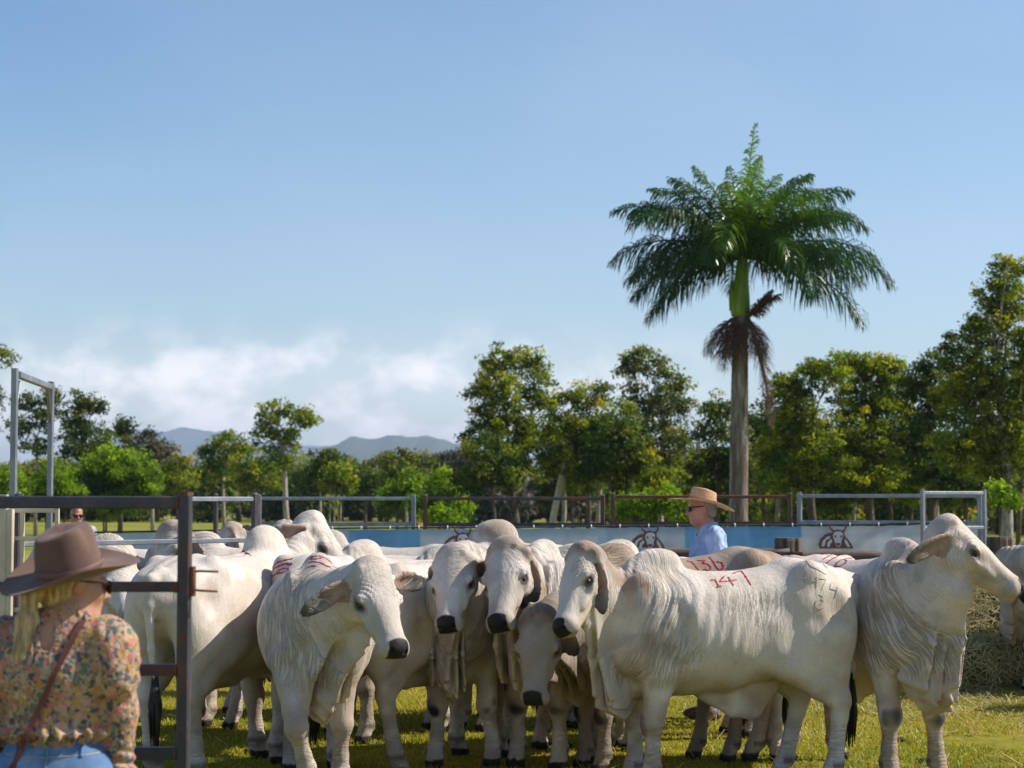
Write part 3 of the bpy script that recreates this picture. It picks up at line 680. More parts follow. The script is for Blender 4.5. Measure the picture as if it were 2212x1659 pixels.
# ------------------------------------------------------------------ steel yard panels, banner, timber rails
def steel(name, lo, mid, hi, rust, rustw=(.58, .70), rough=.5, metal=.45):
    m, n, l, b = new_mat(name)
    t = noise_node(n, l, 6, 6, .65, stretch=(1, 1, .5)); r = ramp(n, [(.3, lo), (.5, mid), (.72, hi)]); l.new(t.outputs[0], r.inputs[0])
    t2 = noise_node(n, l, 3.1, 6, .7); r2 = ramp(n, [(rustw[0], (0, 0, 0)), (rustw[1], (1, 1, 1))]); l.new(t2.outputs[0], r2.inputs[0])
    t3 = noise_node(n, l, 40, 4, .7); r3 = ramp(n, [(.3, rust[0]), (.7, rust[1])]); l.new(t3.outputs[0], r3.inputs[0])
    mx = n.new('ShaderNodeMixRGB'); l.new(r2.outputs[0], mx.inputs[0]); l.new(r.outputs[0], mx.inputs[1]); l.new(r3.outputs[0], mx.inputs[2])
    l.new(mx.outputs[0], b.inputs['Base Color']); b.inputs['Roughness'].default_value = rough; b.inputs['Metallic'].default_value = metal
    iv = n.new('ShaderNodeMath'); iv.operation = 'MULTIPLY_ADD'; l.new(r2.outputs[0], iv.inputs[0]); iv.inputs[1].default_value = -metal; iv.inputs[2].default_value = metal; l.new(iv.outputs[0], b.inputs['Metallic'])
    bp = n.new('ShaderNodeBump'); bp.inputs['Strength'].default_value = .3; bp.inputs['Distance'].default_value = .003; l.new(t3.outputs[0], bp.inputs['Height']); l.new(bp.outputs[0], b.inputs['Normal'])
    return m
RU = ((.09, .028, .012), (.22, .07, .025))
ST_DARK = steel('weathered_steel', (.035, .036, .047), (.06, .06, .075), (.11, .10, .105), RU, (.52, .64))
ST_RUSTY = steel('rusty_steel', (.06, .045, .04), (.10, .075, .06), (.15, .11, .09), RU, (.40, .56), .7)
ST_GALV = steel('galvanised_steel', (.17, .19, .22), (.25, .27, .31), (.36, .38, .42), RU, (.70, .80), .45, .5)
ST_CREAM = surf('cream_painted_steel', [(.3, (.42, .36, .27)), (.7, (.62, .56, .45))], 5, .6)

def near_panel():
    Y = 6.75; pm = FD/Y
    root = empty('steel_gate', (at(398, 1300, Y).x, Y, 0), 0, 'dark steel gate panel with rusty end post, beside the woman in the hat', 'gate')
    X = lambda px: at(px, 1300, Y).x - root.location.x
    Z = lambda py: at(400, py, Y).z
    w = .044
    post = MB().bar((0, 0, .02), (0, 0, Z(1071)), w, .05, (0, 1, 0)).build('post', ST_DARK, root)
    MB().bar((0, 0, Z(1071)), (0, 0, Z(1063)), w + .006, .056, (0, 1, 0), bev=.25).build('cap', ST_RUSTY, post)
    for i, (py, h) in enumerate(((1085.5, .043), (1267.5, .035), (1447, .039), (1627, .042), (1800, .040))):
        MB().bar((-2.4, 0, Z(py) + .004), (-w/2, 0, Z(py)), .036, h, (0, 0, 1), bev=.12).build('rail', ST_DARK, root)
    MB().bar((-2.4, 0, .02), (-2.4, 0, Z(1063)), w, .05, (0, 1, 0)).build('post', ST_DARK, root)
    # weld scale at the joints and the bent latch rod
    for py in (1085.5, 1267.5, 1447, 1627):
        z = Z(py); MB().tube([(-w/2 - .002, -.019, z - .019), (-w/2 - .003, -.020, z), (-w/2 - .002, -.019, z + .019)], [.005, .006, .005], 6).build('weld', ST_RUSTY, root)
    z0, z1 = Z(1233), Z(1275)
    mb = MB()
    mb.tube([(.115, -.01, z0 - .002), (.05, -.01, z0), (.034, -.01, z0 - .003), (.028, -.01, z0 - .014), (.027, -.01, (z0+z1)/2), (.028, -.01, z1 + .014), (.034, -.01, z1 + .003), (.05, -.01, z1), (.113, -.01, z1 - .003)], .0042, 8)
    mb.build('latch_rod', ST_RUSTY, root)
    MB().box((w/2, -.022, z1 - .02), (w/2 + .014, .022, z0 + .015), .003).build('hinge_plate', ST_RUSTY, root)
near_panel()

def panel(label, px0, px1, Y0, Y1, ztop, mat, pmat=None, rails=(1.0, .83, .66, .50, .34, .17), w=.045, name='yard_panel', group='steel yard panels round the pen', pin=True, topd=0.0):
    a = at(px0, 1080, Y0); b = at(px1, 1080, Y1); a.z = b.z = 0
    root = empty(name, a, math.atan2(b.y - a.y, b.x - a.x), label, 'fence panel', group); L = (b - a).length
    for x in (0, L):
        p = MB().bar((x, 0, .01), (x, 0, ztop), w, w, (0, 1, 0)).build('post', pmat or mat, root)
        MB().bar((x, 0, ztop + .001), (x, 0, ztop + .012), w*.8, w*.8, (0, 1, 0), bev=.3).build('cap', ST_GALV, p)
    for f_ in rails:
        z = (ztop - .035)*f_ + (topd if f_ == 1.0 else 0)
        MB().bar((w/2, 0, z), (L - w/2, 0, z), w*.7, w*.8, (0, 0, 1)).build('rail', mat, root)
    if pin:
        for x in (L + .045,):
            mb = MB().tube([(x, 0, ztop - .30), (x, 0, ztop - .46)], .010, 8); mb.tube([(x - .03, 0, ztop - .33), (x + .03, 0, ztop - .33)], .008, 6); mb.tube([(x - .03, 0, ztop - .42), (x + .03, 0, ztop - .42)], .008, 6)
            mb.build('hinge_pin', ST_RUSTY, root)
    return root
panel('grey steel panel whose tall post stands left of the forked gum', 40, 550, 13.2, 14.6, 1.79, ST_GALV, ST_DARK, rails=(1.0, .83), w=.042)
panel('small grey panel behind it with a thin doubled post', 466, 556, 19.4, 20.2, 1.80, ST_DARK, rails=(1.0, .5), w=.04)
panel('long blue-grey panel left of the bright bush', 560, 893, 23.0, 23.2, 1.80, ST_GALV, w=.05)
panel('panel with a rusty left post in front of the pointed bush', 918, 1301, 23.0, 23.1, 1.80, ST_DARK, ST_RUSTY, w=.05)
panel('rust-brown panel behind the straw hat', 1323, 1705, 23.0, 23.1, 1.82, ST_RUSTY, w=.048)
panel('bright galvanised panel right of the palm trunk', 1726, 2115, 23.2, 22.6, 1.83, ST_GALV, w=.055)
panel('short galvanised square of railing at the end of the banner', 1992, 2125, 21.6, 22.2, 1.86, ST_GALV, rails=(1.0, .79, .5), w=.045)

def gate_frame():
    a = at(31, 900, 16.0); b = at(110, 900, 18.2)
    root = empty('gate_arch', (a.x, a.y, 0), 0, 'tall galvanised gate arch rising above the yard at the left', 'gate frame')
    d = Vector((b.x - a.x, b.y - a.y, 0)); za = at(31, 801, 16.0).z; zb = at(110, 829, 18.2).z
    MB().bar((0, 0, 0), (0, 0, za + .02), .052, .052, (0, 1, 0)).build('upright', ST_GALV, root)
    MB().bar((d.x, d.y, 0), (d.x, d.y, zb + .02), .05, .05, (0, 1, 0)).build('upright', ST_GALV, root)
    MB().bar((.02, .02, za - .03), (d.x - .01, d.y, zb - .03), .05, .055).build('crossbar', ST_GALV, root)
    u = d.normalized()
    MB().bar(u*.03 + Vector((0, 0, za - .36)), u*.20 + Vector((0, 0, za - .07)), .03, .012).build('brace', ST_GALV, root)
    MB().bar(d - u*.03 + Vector((0, 0, zb - .36)), d - u*.25 + Vector((0, 0, zb - .07)), .03, .012).build('brace', ST_GALV, root)
gate_frame()
def cream_gate():
    Y = 10.5; o = at(2, 1300, Y)
    root = empty('cream_gate', (o.x, Y, 0), 0, 'cream sliding gate with thin bars at the far left', 'gate')
    X = lambda px: at(px, 1300, Y).x - o.x; Z = lambda py: at(10, py, Y).z
    for px, w, t in ((4, .05, 1068), (20, .035, 1100)):
        MB().bar((X(px), 0, .02), (X(px), 0, Z(t)), w, .04, (0, 1, 0)).build('upright', ST_CREAM, root)
    for py in (1103, 1163, 1318, 1480): MB().bar((X(-90), .045, Z(py)), (X(118), .045, Z(py)), .02, .022).build('bar', ST_CREAM, root)
    MB().bar((X(117), .045, .02), (X(117), .045, Z(1098)), .022, .022, (0, 1, 0)).build('upright', ST_CREAM, root)
    MB().bar((X(41), .05, .3), (X(41), .05, Z(1103)), .022, .022, (0, 1, 0)).build('upright', ST_CREAM, root)
cream_gate()

def banner():
    Y = 22.75
    xs = [(205, 1152, 1205), (560, 1146, 1202), (750, 1143, 1200), (905, 1142, 1198), (1105, 1141, 1197), (1325, 1139, 1195), (1480, 1137, 1195), (1728, 1136, 1192), (1900, 1135, 1191), (2010, 1132, 1190), (2128, 1128, 1188)]
    a = at(xs[0][0], 1150, Y)
    root = empty('banner', (a.x, Y, 0), 0, 'long blue and white banner with maroon bull heads tied along the far panels', 'banner')
    m, n, l, b = new_mat('banner_vinyl')
    at_ = n.new('ShaderNodeAttribute'); at_.attribute_name = 'Col'; nz = noise_node(n, l, 1.7, 5, .6, stretch=(.7, 1, 2.5)); r = ramp(n, [(.35, (.82, .84, .88)), (.6, (1, 1, 1))]); l.new(nz.outputs[0], r.inputs[0])
    mx = n.new('ShaderNodeMixRGB'); mx.blend_type = 'MULTIPLY'; mx.inputs[0].default_value = 1; l.new(at_.outputs[0], mx.inputs[1]); l.new(r.outputs[0], mx.inputs[2]); l.new(mx.outputs[0], b.inputs['Base Color'])
    b.inputs['Roughness'].default_value = .32
    tr = n.new('ShaderNodeBsdfTranslucent'); l.new(mx.outputs[0], tr.inputs[0]); ms = n.new('ShaderNodeMixShader'); ms.inputs[0].default_value = .25
    l.new(b.outputs[0], ms.inputs[1]); l.new(tr.outputs[0], ms.inputs[2]); l.new(ms.outputs[0], n['Material Output'].inputs[0])
    nx = 360; nz_ = 10; V = []; C = []
    px0, px1 = xs[0][0], xs[-1][0]
    def interp(px):
        for i in range(len(xs)-1):
            if px <= xs[i+1][0]:
                t = (px - xs[i][0])/(xs[i+1][0] - xs[i][0]); return xs[i][1]*(1-t) + xs[i+1][1]*t
        return xs[-1][1]
    BL = (.15, .38, .68); PB = (.40, .53, .70); WH = (.62, .67, .75); WW = (.80, .79, .80)
    for i in range(nx+1):
        px = px0 + (px1-px0)*i/nx; top = interp(px); sag = 1.6*abs(math.sin((px)*math.pi/62.0))
        for j in range(nz_+1):
            v = j/nz_; p = at(px, top + sag, Y); z = p.z - v*.56
            wob = .012*math.sin(px*.06 + v*5) + .018*math.sin(px*.021 + 1) + .006*math.sin(px*.2)*v
            V.append((p.x - a.x, wob, z))
            if px < 750: c = PB if v < .45 else WH
            elif px < 905: c = BL if v < .8 else PB
            elif px < 1478: c = PB if 1290 < px < 1322 else (WH if v > .12 else PB)
            elif px < 1728: c = BL if v < .70 else PB
            else: c = WW if v > .25 else WH
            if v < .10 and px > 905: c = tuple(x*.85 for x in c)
            C.append(c)
    F = [(i*(nz_+1)+j, (i+1)*(nz_+1)+j, (i+1)*(nz_+1)+j+1, i*(nz_+1)+j+1) for i in range(nx) for j in range(nz_)]
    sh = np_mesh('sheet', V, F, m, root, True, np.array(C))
    MB().tube([(at(x, t, Y).x - a.x, -.01, at(x, t, Y).z + .012) for x, t, _ in xs], .011, 8).build('top_rope', surf('dark_rope', [(.3, (.02, .025, .035)), (.7, (.05, .055, .07))], 20, .8), root)
    tie = surf('white_tie', [(.3, (.6, .6, .6)), (.7, (.7, .7, .7))], 9, .6)
    for px in range(470, 2125, 62):
        p = at(px, interp(px), Y); MB().tube([(p.x - a.x, -.015, p.z + .035), (p.x - a.x + .004, -.022, p.z - .01)], .008, 6).build('tie', tie, root)
    # bull-head emblems: horns, ears, brow, humped neck, flat on the vinyl
    red = surf('maroon_print', [(.3, (.15, .045, .05)), (.7, (.24, .085, .09))], 12, .4); pale = surf('pale_print', [(.3, (.62, .62, .66)), (.7, (.72, .72, .76))], 12, .4)
    def poly(parent, name, pts, mat, cx, cz, dy, sx=1):
        mb = MB(); V = [(cx + x*.0052*sx, -.032 - dy, cz - y*.0052) for x, y in pts]
        V2 = [(v[0], v[1] + .003, v[2]) for v in V]; k = len(V)
        mb.add(V + V2, [tuple(range(k)), tuple(range(2*k-1, k-1, -1))] + [(i, (i+1) % k, (i+1) % k + k, i + k) for i in range(k)], False)
        return mb.build(name, mat, parent)
    for cxp in (994, 1398, 1803, 600):
        p = at(cxp, interp(cxp) + 22, Y); cx = p.x - a.x; cz = p.z + .02
        body = poly(root, 'bull_emblem', [(-35, 31), (-38, 22), (-33, 10), (-25, 2), (-15, -3), (-9, -3), (-7, -8), (0, -9), (4, -11), (10, -9), (17, -9), (19, -3), (20, 3), (27, 11), (34, 20), (39, 31)], red, cx, cz, 0)
        poly(body, 'horn', [(-7, -6), (-13, -12), (-14, -21), (-12, -22), (-10, -14), (-3, -9)], red, cx, cz, .001)
        poly(body, 'horn', [(15, -8), (21, -13), (20, -21), (22, -22), (25, -14), (20, -5)], red, cx, cz, .001)
        poly(body, 'face', [(-3, -4), (3, -6), (11, -6), (16, -2), (16, 6), (13, 14), (12, 22), (9, 27), (2, 27), (-1, 20), (-3, 12), (-6, 4)], pale, cx, cz, .005)
        poly(body, 'eye_mark', [(-3, 3), (1, 2), (2, 6), (-1, 8)], red, cx, cz, .009); poly(body, 'eye_mark', [(11, 2), (15, 3), (13, 8), (10, 6)], red, cx, cz, .009)
        poly(body, 'nose_mark', [(0, 19), (10, 19), (9, 25), (2, 25)], red, cx, cz, .009)
        poly(body, 'neck_highlight', [(-31, 26), (-28, 14), (-19, 6), (-11, 4), (-13, 9), (-21, 13), (-25, 27)], pale, cx, cz, .005)
        poly(body, 'neck_highlight', [(-19, 27), (-17, 17), (-9, 10), (-7, 16), (-12, 21), (-13, 28)], pale, cx, cz, .005)
        poly(body, 'shoulder_highlight', [(20, 9), (26, 16), (32, 28), (26, 28), (20, 18)], pale, cx, cz, .005)
banner()

def timber():
    m = surf('weathered_timber', [(.3, (.045, .032, .024)), (.5, (.12, .085, .062)), (.72, (.24, .18, .135))], 3, .85, stretch=(.25, 2.2, 2.2), bump=.8, bscale=9, detail=8, bdist=.02)
    mv = surf('timber_post', [(.3, (.045, .033, .025)), (.5, (.13, .095, .07)), (.72, (.27, .21, .16))], 5, .9, stretch=(3, 3, .3), bump=.9, bscale=14, detail=8, bdist=.02)
    Y = 20.8; a = at(1190, 1200, Y)
    root = empty('timber_rail_fence', (a.x, Y, 0), 0, 'old timber yard fence with thick log rail behind the man in the straw hat', 'fence')
    X = lambda px: at(px, 1200, Y).x - a.x; Z = lambda py: at(1600, py, Y).z
    rn = random.Random(6)
    for (x0, x1) in ((1150, 1704), (1706, 2166), (2168, 2420)):
        n = 18; pts = [(X(x0 + (x1-x0)*i/n), rn.uniform(-.006, .006), Z(1197 if x1 < 1800 else 1204) + rn.uniform(-.006, .006)) for i in range(n+1)]
        MB().tube(pts, [.064 + rn.uniform(-.004, .004) for _ in pts], 14).build('log_rail', m, root)
        for zz in (.98, .62, .28):
            pts = [(X(x0 + (x1-x0)*i/n), .0, zz + rn.uniform(-.006, .006)) for i in range(n+1)]
            MB().tube(pts, [.05 + rn.uniform(-.004, .004) for _ in pts], 12).build('log_rail', m, root)
    for cx, zt in ((1705, Z(1162)), (2166, Z(1160)), (1150, Z(1180))):
        mb = MB(); N_ = 28; V = []; F = []
        for k, z in enumerate((0, .3, .8, 1.2, zt - .03, zt)):
            for j in range(N_):
                an = 2*math.pi*j/N_; r = .138*(1 + .05*math.sin(an*7 + 1) + .03*math.sin(an*13)) * (.96 if z == zt else 1); V.append((X(cx) + r*math.cos(an), .115 + r*math.sin(an), z))
        for k in range(5):
            for j in range(N_): F.append((k*N_+j, k*N_+(j+1) % N_, (k+1)*N_+(j+1) % N_, (k+1)*N_+j))
        F.append(tuple(5*N_ + j for j in range(N_)))
        p = mb.add(V, F, False).build('post', mv, root)
        br = MB().box((X(cx) - .125, -.076, Z(1228)), (X(cx) - .006, -.068, Z(1192)), 0).box((X(cx) + .006, -.076, Z(1228)), (X(cx) + .125, -.068, Z(1192)), 0).build('strap_plate', ST_DARK, root)
        for bx in (-.07, .07):
            MB().tube([(X(cx) + bx, -.076, Z(1208)), (X(cx) + bx, -.092, Z(1208))], .022, 8, smooth=False).build('bolt', ST_DARK, br)
timber()
# ------------------------------------------------------------------ Brahman cattle
def hide_material():
    m, n, l, b = new_mat('cattle_hide')
    at_ = n.new('ShaderNodeAttribute'); at_.attribute_name = 'Col'
    f = noise_node(n, l, 90, 4, .7)               # hair fleck
    r = ramp(n, [(0.25, (.80, .79, .78)), (0.6, (1, 1, 1))])
    l.new(f.outputs[0], r.inputs[0])
    g = noise_node(n, l, 5.0, 5, .65)             # dirt and tone
    r2 = ramp(n, [(0.32, (.80, .755, .69)), (0.50, (.95, .94, .92)), (.72, (1, 1, 1))])
    l.new(g.outputs[0], r2.inputs[0])
    m1 = n.new('ShaderNodeMixRGB'); m1.blend_type = 'MULTIPLY'; m1.inputs[0].default_value = 1
    m2 = n.new('ShaderNodeMixRGB'); m2.blend_type = 'MULTIPLY'; m2.inputs[0].default_value = 1
    l.new(at_.outputs['Color'], m1.inputs[1]); l.new(r.outputs[0], m1.inputs[2])
    l.new(m1.outputs[0], m2.inputs[1]); l.new(r2.outputs[0], m2.inputs[2])
    l.new(m2.outputs[0], b.inputs['Base Color'])
    b.inputs['Roughness'].default_value = .62; b.inputs['Specular IOR Level'].default_value = .28
    b.inputs['Sheen Weight'].default_value = .03
    # fine skin creases: thin noise stretched downwards, and hair grain
    w = noise_node(n, l, 16, 5, .62, stretch=(2.6, 2.6, .5), dist=.4)
    fc = n.new('ShaderNodeAttribute'); fc.attribute_name = 'FoldUV'; fm = n.new('ShaderNodeAttribute'); fm.attribute_name = 'Fold'
    ft = n.new('ShaderNodeTexNoise'); ft.inputs['Scale'].default_value = 1.0; ft.inputs['Detail'].default_value = 4; ft.inputs['Roughness'].default_value = .6; ft.inputs['Distortion'].default_value = .35
    l.new(fc.outputs['Vector'], ft.inputs['Vector'])
    a1 = n.new('ShaderNodeMath'); a1.operation = 'SUBTRACT'; l.new(ft.outputs[0], a1.inputs[0]); a1.inputs[1].default_value = .5
    a2 = n.new('ShaderNodeMath'); a2.operation = 'ABSOLUTE'; l.new(a1.outputs[0], a2.inputs[0])
    a3 = n.new('ShaderNodeMapRange'); l.new(a2.outputs[0], a3.inputs[0]); a3.inputs[1].default_value = 0; a3.inputs[2].default_value = .075
    a4 = n.new('ShaderNodeMath'); a4.operation = 'MULTIPLY'; l.new(a3.outputs[0], a4.inputs[0]); l.new(fm.outputs['Fac'], a4.inputs[1])
    fb = n.new('ShaderNodeBump'); fb.inputs['Strength'].default_value = .9; fb.inputs['Distance'].default_value = .010; l.new(a4.outputs[0], fb.inputs['Height'])
    w2 = noise_node(n, l, 220, 2, .5)
    ad = n.new('ShaderNodeMath'); ad.operation = 'MULTIPLY_ADD'; l.new(w2.outputs[0], ad.inputs[0]); ad.inputs[1].default_value = .12; l.new(w.outputs[0], ad.inputs[2])
    bp = n.new('ShaderNodeBump'); bp.inputs['Strength'].default_value = .42; bp.inputs['Distance'].default_value = .014
    l.new(ad.outputs[0], bp.inputs['Height']); l.new(fb.outputs[0], bp.inputs['Normal']); l.new(bp.outputs[0], b.inputs['Normal'])
    return m
M_HIDE = hide_material()
def gloss_mat(name, col, rough):
    m, n, l, b = new_mat(name); b.inputs['Base Color'].default_value = tuple(col) + (1,); b.inputs['Roughness'].default_value = rough; return m
M_EYE = gloss_mat('eye', (.006, .004, .003), .28)
M_TAILHAIR = surf('tail_hair', [(.3, (.006, .005, .005)), (.7, (.03, .026, .024))], 30, .55, stretch=(4, 4, .4), bump=.6, bscale=60)
M_PAINT = surf('red_marking_paint', [(.36, (.24, .015, .028)), (.56, (.36, .035, .05)), (.72, (.50, .20, .19))], 55, .6, bump=.3)
M_BRAND = surf('brand_scar', [(.3, (.27, .235, .20)), (.7, (.42, .38, .33))], 40, .7)
M_EARTAG = surf('ear_tag', [(.3, (.55, .50, .38)), (.7, (.65, .6, .45))], 30, .5)

WHITE = (.70, .635, .575)
def cow(label, loc, head_deg, poll, nose, s=1.0, h=.0095, col=WHITE, tan=(.50, .42, .33), tanw=0.15, pollcol=None, pollw=0.0,
        hump=1.0, humpx=0.0, fat=1.0, knee=0.5, feet=None, joints=None, roll=0.0, hs=1.12, earL=None, earR=None, dewlap=1.0, drop=0.0,
        head_up=None, group='white humped cattle standing together in the yard', tail=0.0, seed=0, backw=0.0, name='cow', face=1.0, tailbend=0, hcol=None, hipz=0.0, earlen=1.0, navel=0.0, grey=.26):
    th = R(head_deg)
    root = empty(name, (loc[0], loc[1], 0), th, label, 'cow', group); root.scale = (s, s, s)
    Mi = Matrix.LocRotScale(Vector((loc[0], loc[1], 0)), Matrix.Rotation(th, 3, 'Z'), Vector((s, s, s))).inverted()
    Rz = Matrix.Rotation(-th, 3, 'Z')
    P = np.array(Mi @ Vector(poll)); Nn = np.array(Mi @ Vector(nose))
    f = unit(Nn - P)
    up = np.array(Rz @ Vector(head_up)) if head_up is not None else np.array((0, 0, 1.))
    up = unit(up - f * up.dot(f))
    if abs(f[2]) > .999: up = np.array((1., 0, 0))
    sd = np.cross(up, f)                      # points to the animal's left
    if roll:
        c_, s_ = math.cos(R(roll)), math.sin(R(roll)); up, sd = up*c_ + sd*s_, sd*c_ - up*s_
    def hp(a, b, c): return P + (f*a + sd*b + up*c) * hs
    S = Sdf(); d = drop
    # --- trunk
    T = [((-.80, 1.10 + hipz*.6), .11, .12), ((-.66, 1.075 + hipz), .20, .21), ((-.47, 1.055 + hipz), .265, .265), ((-.22, .955 + hipz*.4), .28*fat, .34),
         ((.04, .940), .320*fat, .36), ((.26, .94), .315*fat, .37), ((.46, .945), .245, .365), ((.64, .93), .18, .28)]
    pts = [(t[0][0], 0, t[0][1] - d * max(0, t[0][0])) for t in T]
    S.chain(pts, [(t[1], t[2]) for t in T], .07, (0, 1, 0))
    for sg in (1, -1):
        S.ell((-.50, sg*.20, 1.245 + hipz), (.075, .06, .075), k=.09)                                       # hook bones
        S.ell((-.78, sg*.085, 1.17 + hipz), (.06, .05, .05), k=.05)                                       # pin bones
        S.ell((-.62, sg*.165, .93), (.20, .12, .32), [(1, 0, .18), (0, 1, 0), (-.18, 0, 1)], k=.07)   # thigh
        S.ell((.50, sg*.155, 1.02 - d*.5), (.15, .085, .30), [(1, 0, -.25), (0, 1, 0), (.25, 0, 1)], k=.06)  # shoulder blade
        S.ell((.62, sg*.13, .83), (.11, .09, .12), k=.06)                                          # point of shoulder
        S.ell((-.30, sg*.19, .82), (.15, .06, .13), [(1, 0, .5), (0, 1, 0), (-.5, 0, 1)], k=.07)                                       # stifle fold
        S.ell((-.24, sg*.315*fat, 1.16), (.12, .055, .10), [(1, 0, .5), (0, 1, 0), (-.5, 0, 1)], k=.07, sub=True)
        S.ell((-.66, sg*.30, 1.10), (.07, .05, .10), k=.06, sub=True)
        S.cap((.36, sg*.30, 1.12), (.28, sg*.335, .80), .028, .03, .06, sub=True)                         # hungry hollow
    # --- hump
    hx = .44 + humpx
    S.ell((hx, 0, 1.285 - d + (hump-1)*.04), (.19, .095*max(1, hump*.95), .15*hump), [(1, 0, -.22), (0, 1, 0), (.22, 0, 1)], k=.05)
    S.ell((hx - .05, 0, 1.345 - d + (hump-1)*.09), (.115, .065*max(1, hump*.95), .075*hump), [(1, 0, -.3), (0, 1, 0), (.3, 0, 1)], k=.06)
    # --- neck
    nb = hp(.05, 0, -.105)
    A0 = np.array((.48, 0, 1.10 - d)); A1 = np.array((.68, 0, 1.06 - d*1.3))
    ctl = A1 + np.array((.14, 0, .02)) ; n1 = .45*A1 + .4*ctl + .15*nb
    n1 = .35*A1 + .35*ctl + .30*nb; n2 = .08*A1 + .22*ctl + .70*nb
    ax = unit(nb - A1); ns = np.cross((0, 0, 1.), ax)
    ns = unit(ns) if np.linalg.norm(ns) > .2 else np.array((0, 1., 0)); ns = ns if ns[1] > 0 or abs(ns[1]) < .3 else -ns
    S.cap(A0, A1, (.18, .26), (.155, .245), .06, (0, 1, 0))
    S.cap(A1, n1, (.155, .245), (.125, .205), .05, unit(ns + np.array((0, 1., 0))*.5))
    S.cap(n1, n2, (.125, .205), (.112, .165), .05, ns)
    S.cap(n2, nb, (.112, .165), (.105, .135), .05, ns)
    # --- dewlap: a thin curtain from throat to brisket with hanging folds
    if dewlap:
        th0 = hp(.16, 0, -.20); br = np.array((.60, 0, .56 - .06*dewlap))
        mid = .5*n1 + .5*A1 + np.array((.03, 0, -.26)); mid2 = n2 + np.array((0, 0, -.20)) + .3*(th0 - n2)
        low = np.array((.74, 0, .72 - .09*dewlap))
        S.chain([th0, mid2, mid, low, br], [(.020, .06), (.022, .12), (.026, .15), (.030, .15), (.038, .09)], .045, ns)
        rn = random.Random(seed + 5)
        for j, oy in enumerate((-.074, -.036, 0, .034, .070)):
            oy += rn.uniform(-.009, .009)
            o = np.array((0, oy, 0)) + ns * oy * .2
            z = rn.uniform(-.04, .06); kx = rn.uniform(-.05, .03); lg = rn.uniform(.45, 1.15)
            a = .5*n2 + .5*mid2 + o*.9; b = mid + o*1.3 + (kx, 0, -.02 + z); c = low + o*1.35 + (kx - abs(oy)*.8, 0, -.04 + z - .04*dewlap + abs(oy)*.8)
            S.chain([a, b, c, c + np.array((-.07, -oy*.5, -.07*dewlap*lg))], [(.012, .05), (.013, .095), (.017, .10), (.013, .04)], .022, ns)
    S.chain([(.60, 0, .62), (.40, 0, .60)], [(.07, .07), (.09, .06)], .07, (0, 1, 0))    # brisket
    S.chain([(.05, 0, .58), (-.20, 0, .585), (-.34, 0, .66)], [(.05, .07), (.035, .075), (.025, .05)], .06, (0, 1, 0))    # belly fold
    if navel: S.chain([(.12, 0, .57), (-.08, 0, .535 - .05*navel), (-.20, 0, .50 - .05*navel), (-.34, 0, .62)], [(.03, .05), (.028, .07), (.024, .06), (.02, .04)], .05, (0, 1, 0))
    # --- legs
    ft = dict(fl=(0, 0), fr=(0, 0), hl=(0, 0), hr=(0, 0)); ft.update(feet or {})
    jt = joints or {}
    hoofs = []; knees = []
    def hoof(p, fw):
        p = np.array(p, float)
        z0 = p[2]
        for q in (-1, 1):
            S.cap((p[0] + .005, p[1] + q*.024, z0 + .075), (p[0] + .035*fw, p[1] + q*.027, z0 + .022), (.031, .040), (.034, .050), .012, (0, 1, 0))
            S.ell((p[0] - .05, p[1] + q*.025, z0 + .105), (.016, .014, .018), k=.015)
        hoofs.append(p)
    for key, sg in (('fl', 1), ('fr', -1)):
        dx, dy = ft[key]
        j = jt.get(key)
        if j is None:
            E = (.43 + dx*.15, sg*.15 + dy*.1, .73); K = (.475 + dx*.55, sg*.135 + dy*.5, .405); Fk = (.465 + dx, sg*.13 + dy, .135); H = (.475 + dx, sg*.13 + dy, 0)
        else: E, K, Fk, H = j
        S.chain([(.50, sg*.15, .90), E], [(.12, .17), (.10, .135)], .06, (0, 1, 0))
        Ka = np.array(K); Ea = np.array(E); Fa = np.array(Fk)
        up1 = Ka + (Ea - Ka)*.22
        S.chain([E, up1, K], [(.092, .12), (.060, .066), (.064, .064)], .035, (0, 1, 0))
        dn = Fa + (Ka - Fa)*.3; dn2 = Fa + (Ka - Fa)*.78
        S.chain([K, dn2, dn, Fk], [(.060, .060), (.046, .048), (.043, .046), (.054, .057)], .025, (0, 1, 0))
        S.ell(Ka + np.array((.02, 0, 0)), (.052, .060, .072), k=.03)
        Ha = np.array(H)
        S.chain([Fk, Ha + np.array((.01, 0, .085))], [(.053, .056), (.051, .052)], .02, (0, 1, 0))
        hoof(H, 1); knees.append(Ka)
    for key, sg in (('hl', 1), ('hr', -1)):
        dx, dy = ft[key]; j = jt.get(key)
        if j is None:
            St = (-.40 + dx*.1, sg*.165, .74); Hk = (-.70 + dx*.7, sg*.15 + dy*.6, .50); Fk = (-.655 + dx, sg*.14 + dy, .135); H = (-.63 + dx, sg*.14 + dy, 0)
        else: St, Hk, Fk, H = j
        Sa, Ka, Fa, Ha = map(np.array, (St, Hk, Fk, H))
        S.chain([(-.50, sg*.165, .90), St], [(.12, .17), (.095, .13)], .06, (0, 1, 0))
        m1 = Sa + (Ka - Sa)*.55
        S.chain([(-.66, sg*.16, .90), (-.68+dx*.3, sg*.155, .70), Ka + np.array((-.005, 0, .04))], [(.10, .13), (.065, .080), (.040, .050)], .05, (0, 1, 0))
        S.chain([St, m1, Hk], [(.085, .115), (.064, .075), (.052, .062)], .05, (0, 1, 0))
        S.ell(Ka + np.array((-.025, 0, .045)), (.03, .026, .035), k=.03)
        dn = Fa + (Ka - Fa)*.3; dn2 = Fa + (Ka - Fa)*.78
        S.chain([Hk, dn2, dn, Fk], [(.052, .066), (.044, .054), (.041, .048), (.053, .057)], .025, (0, 1, 0))
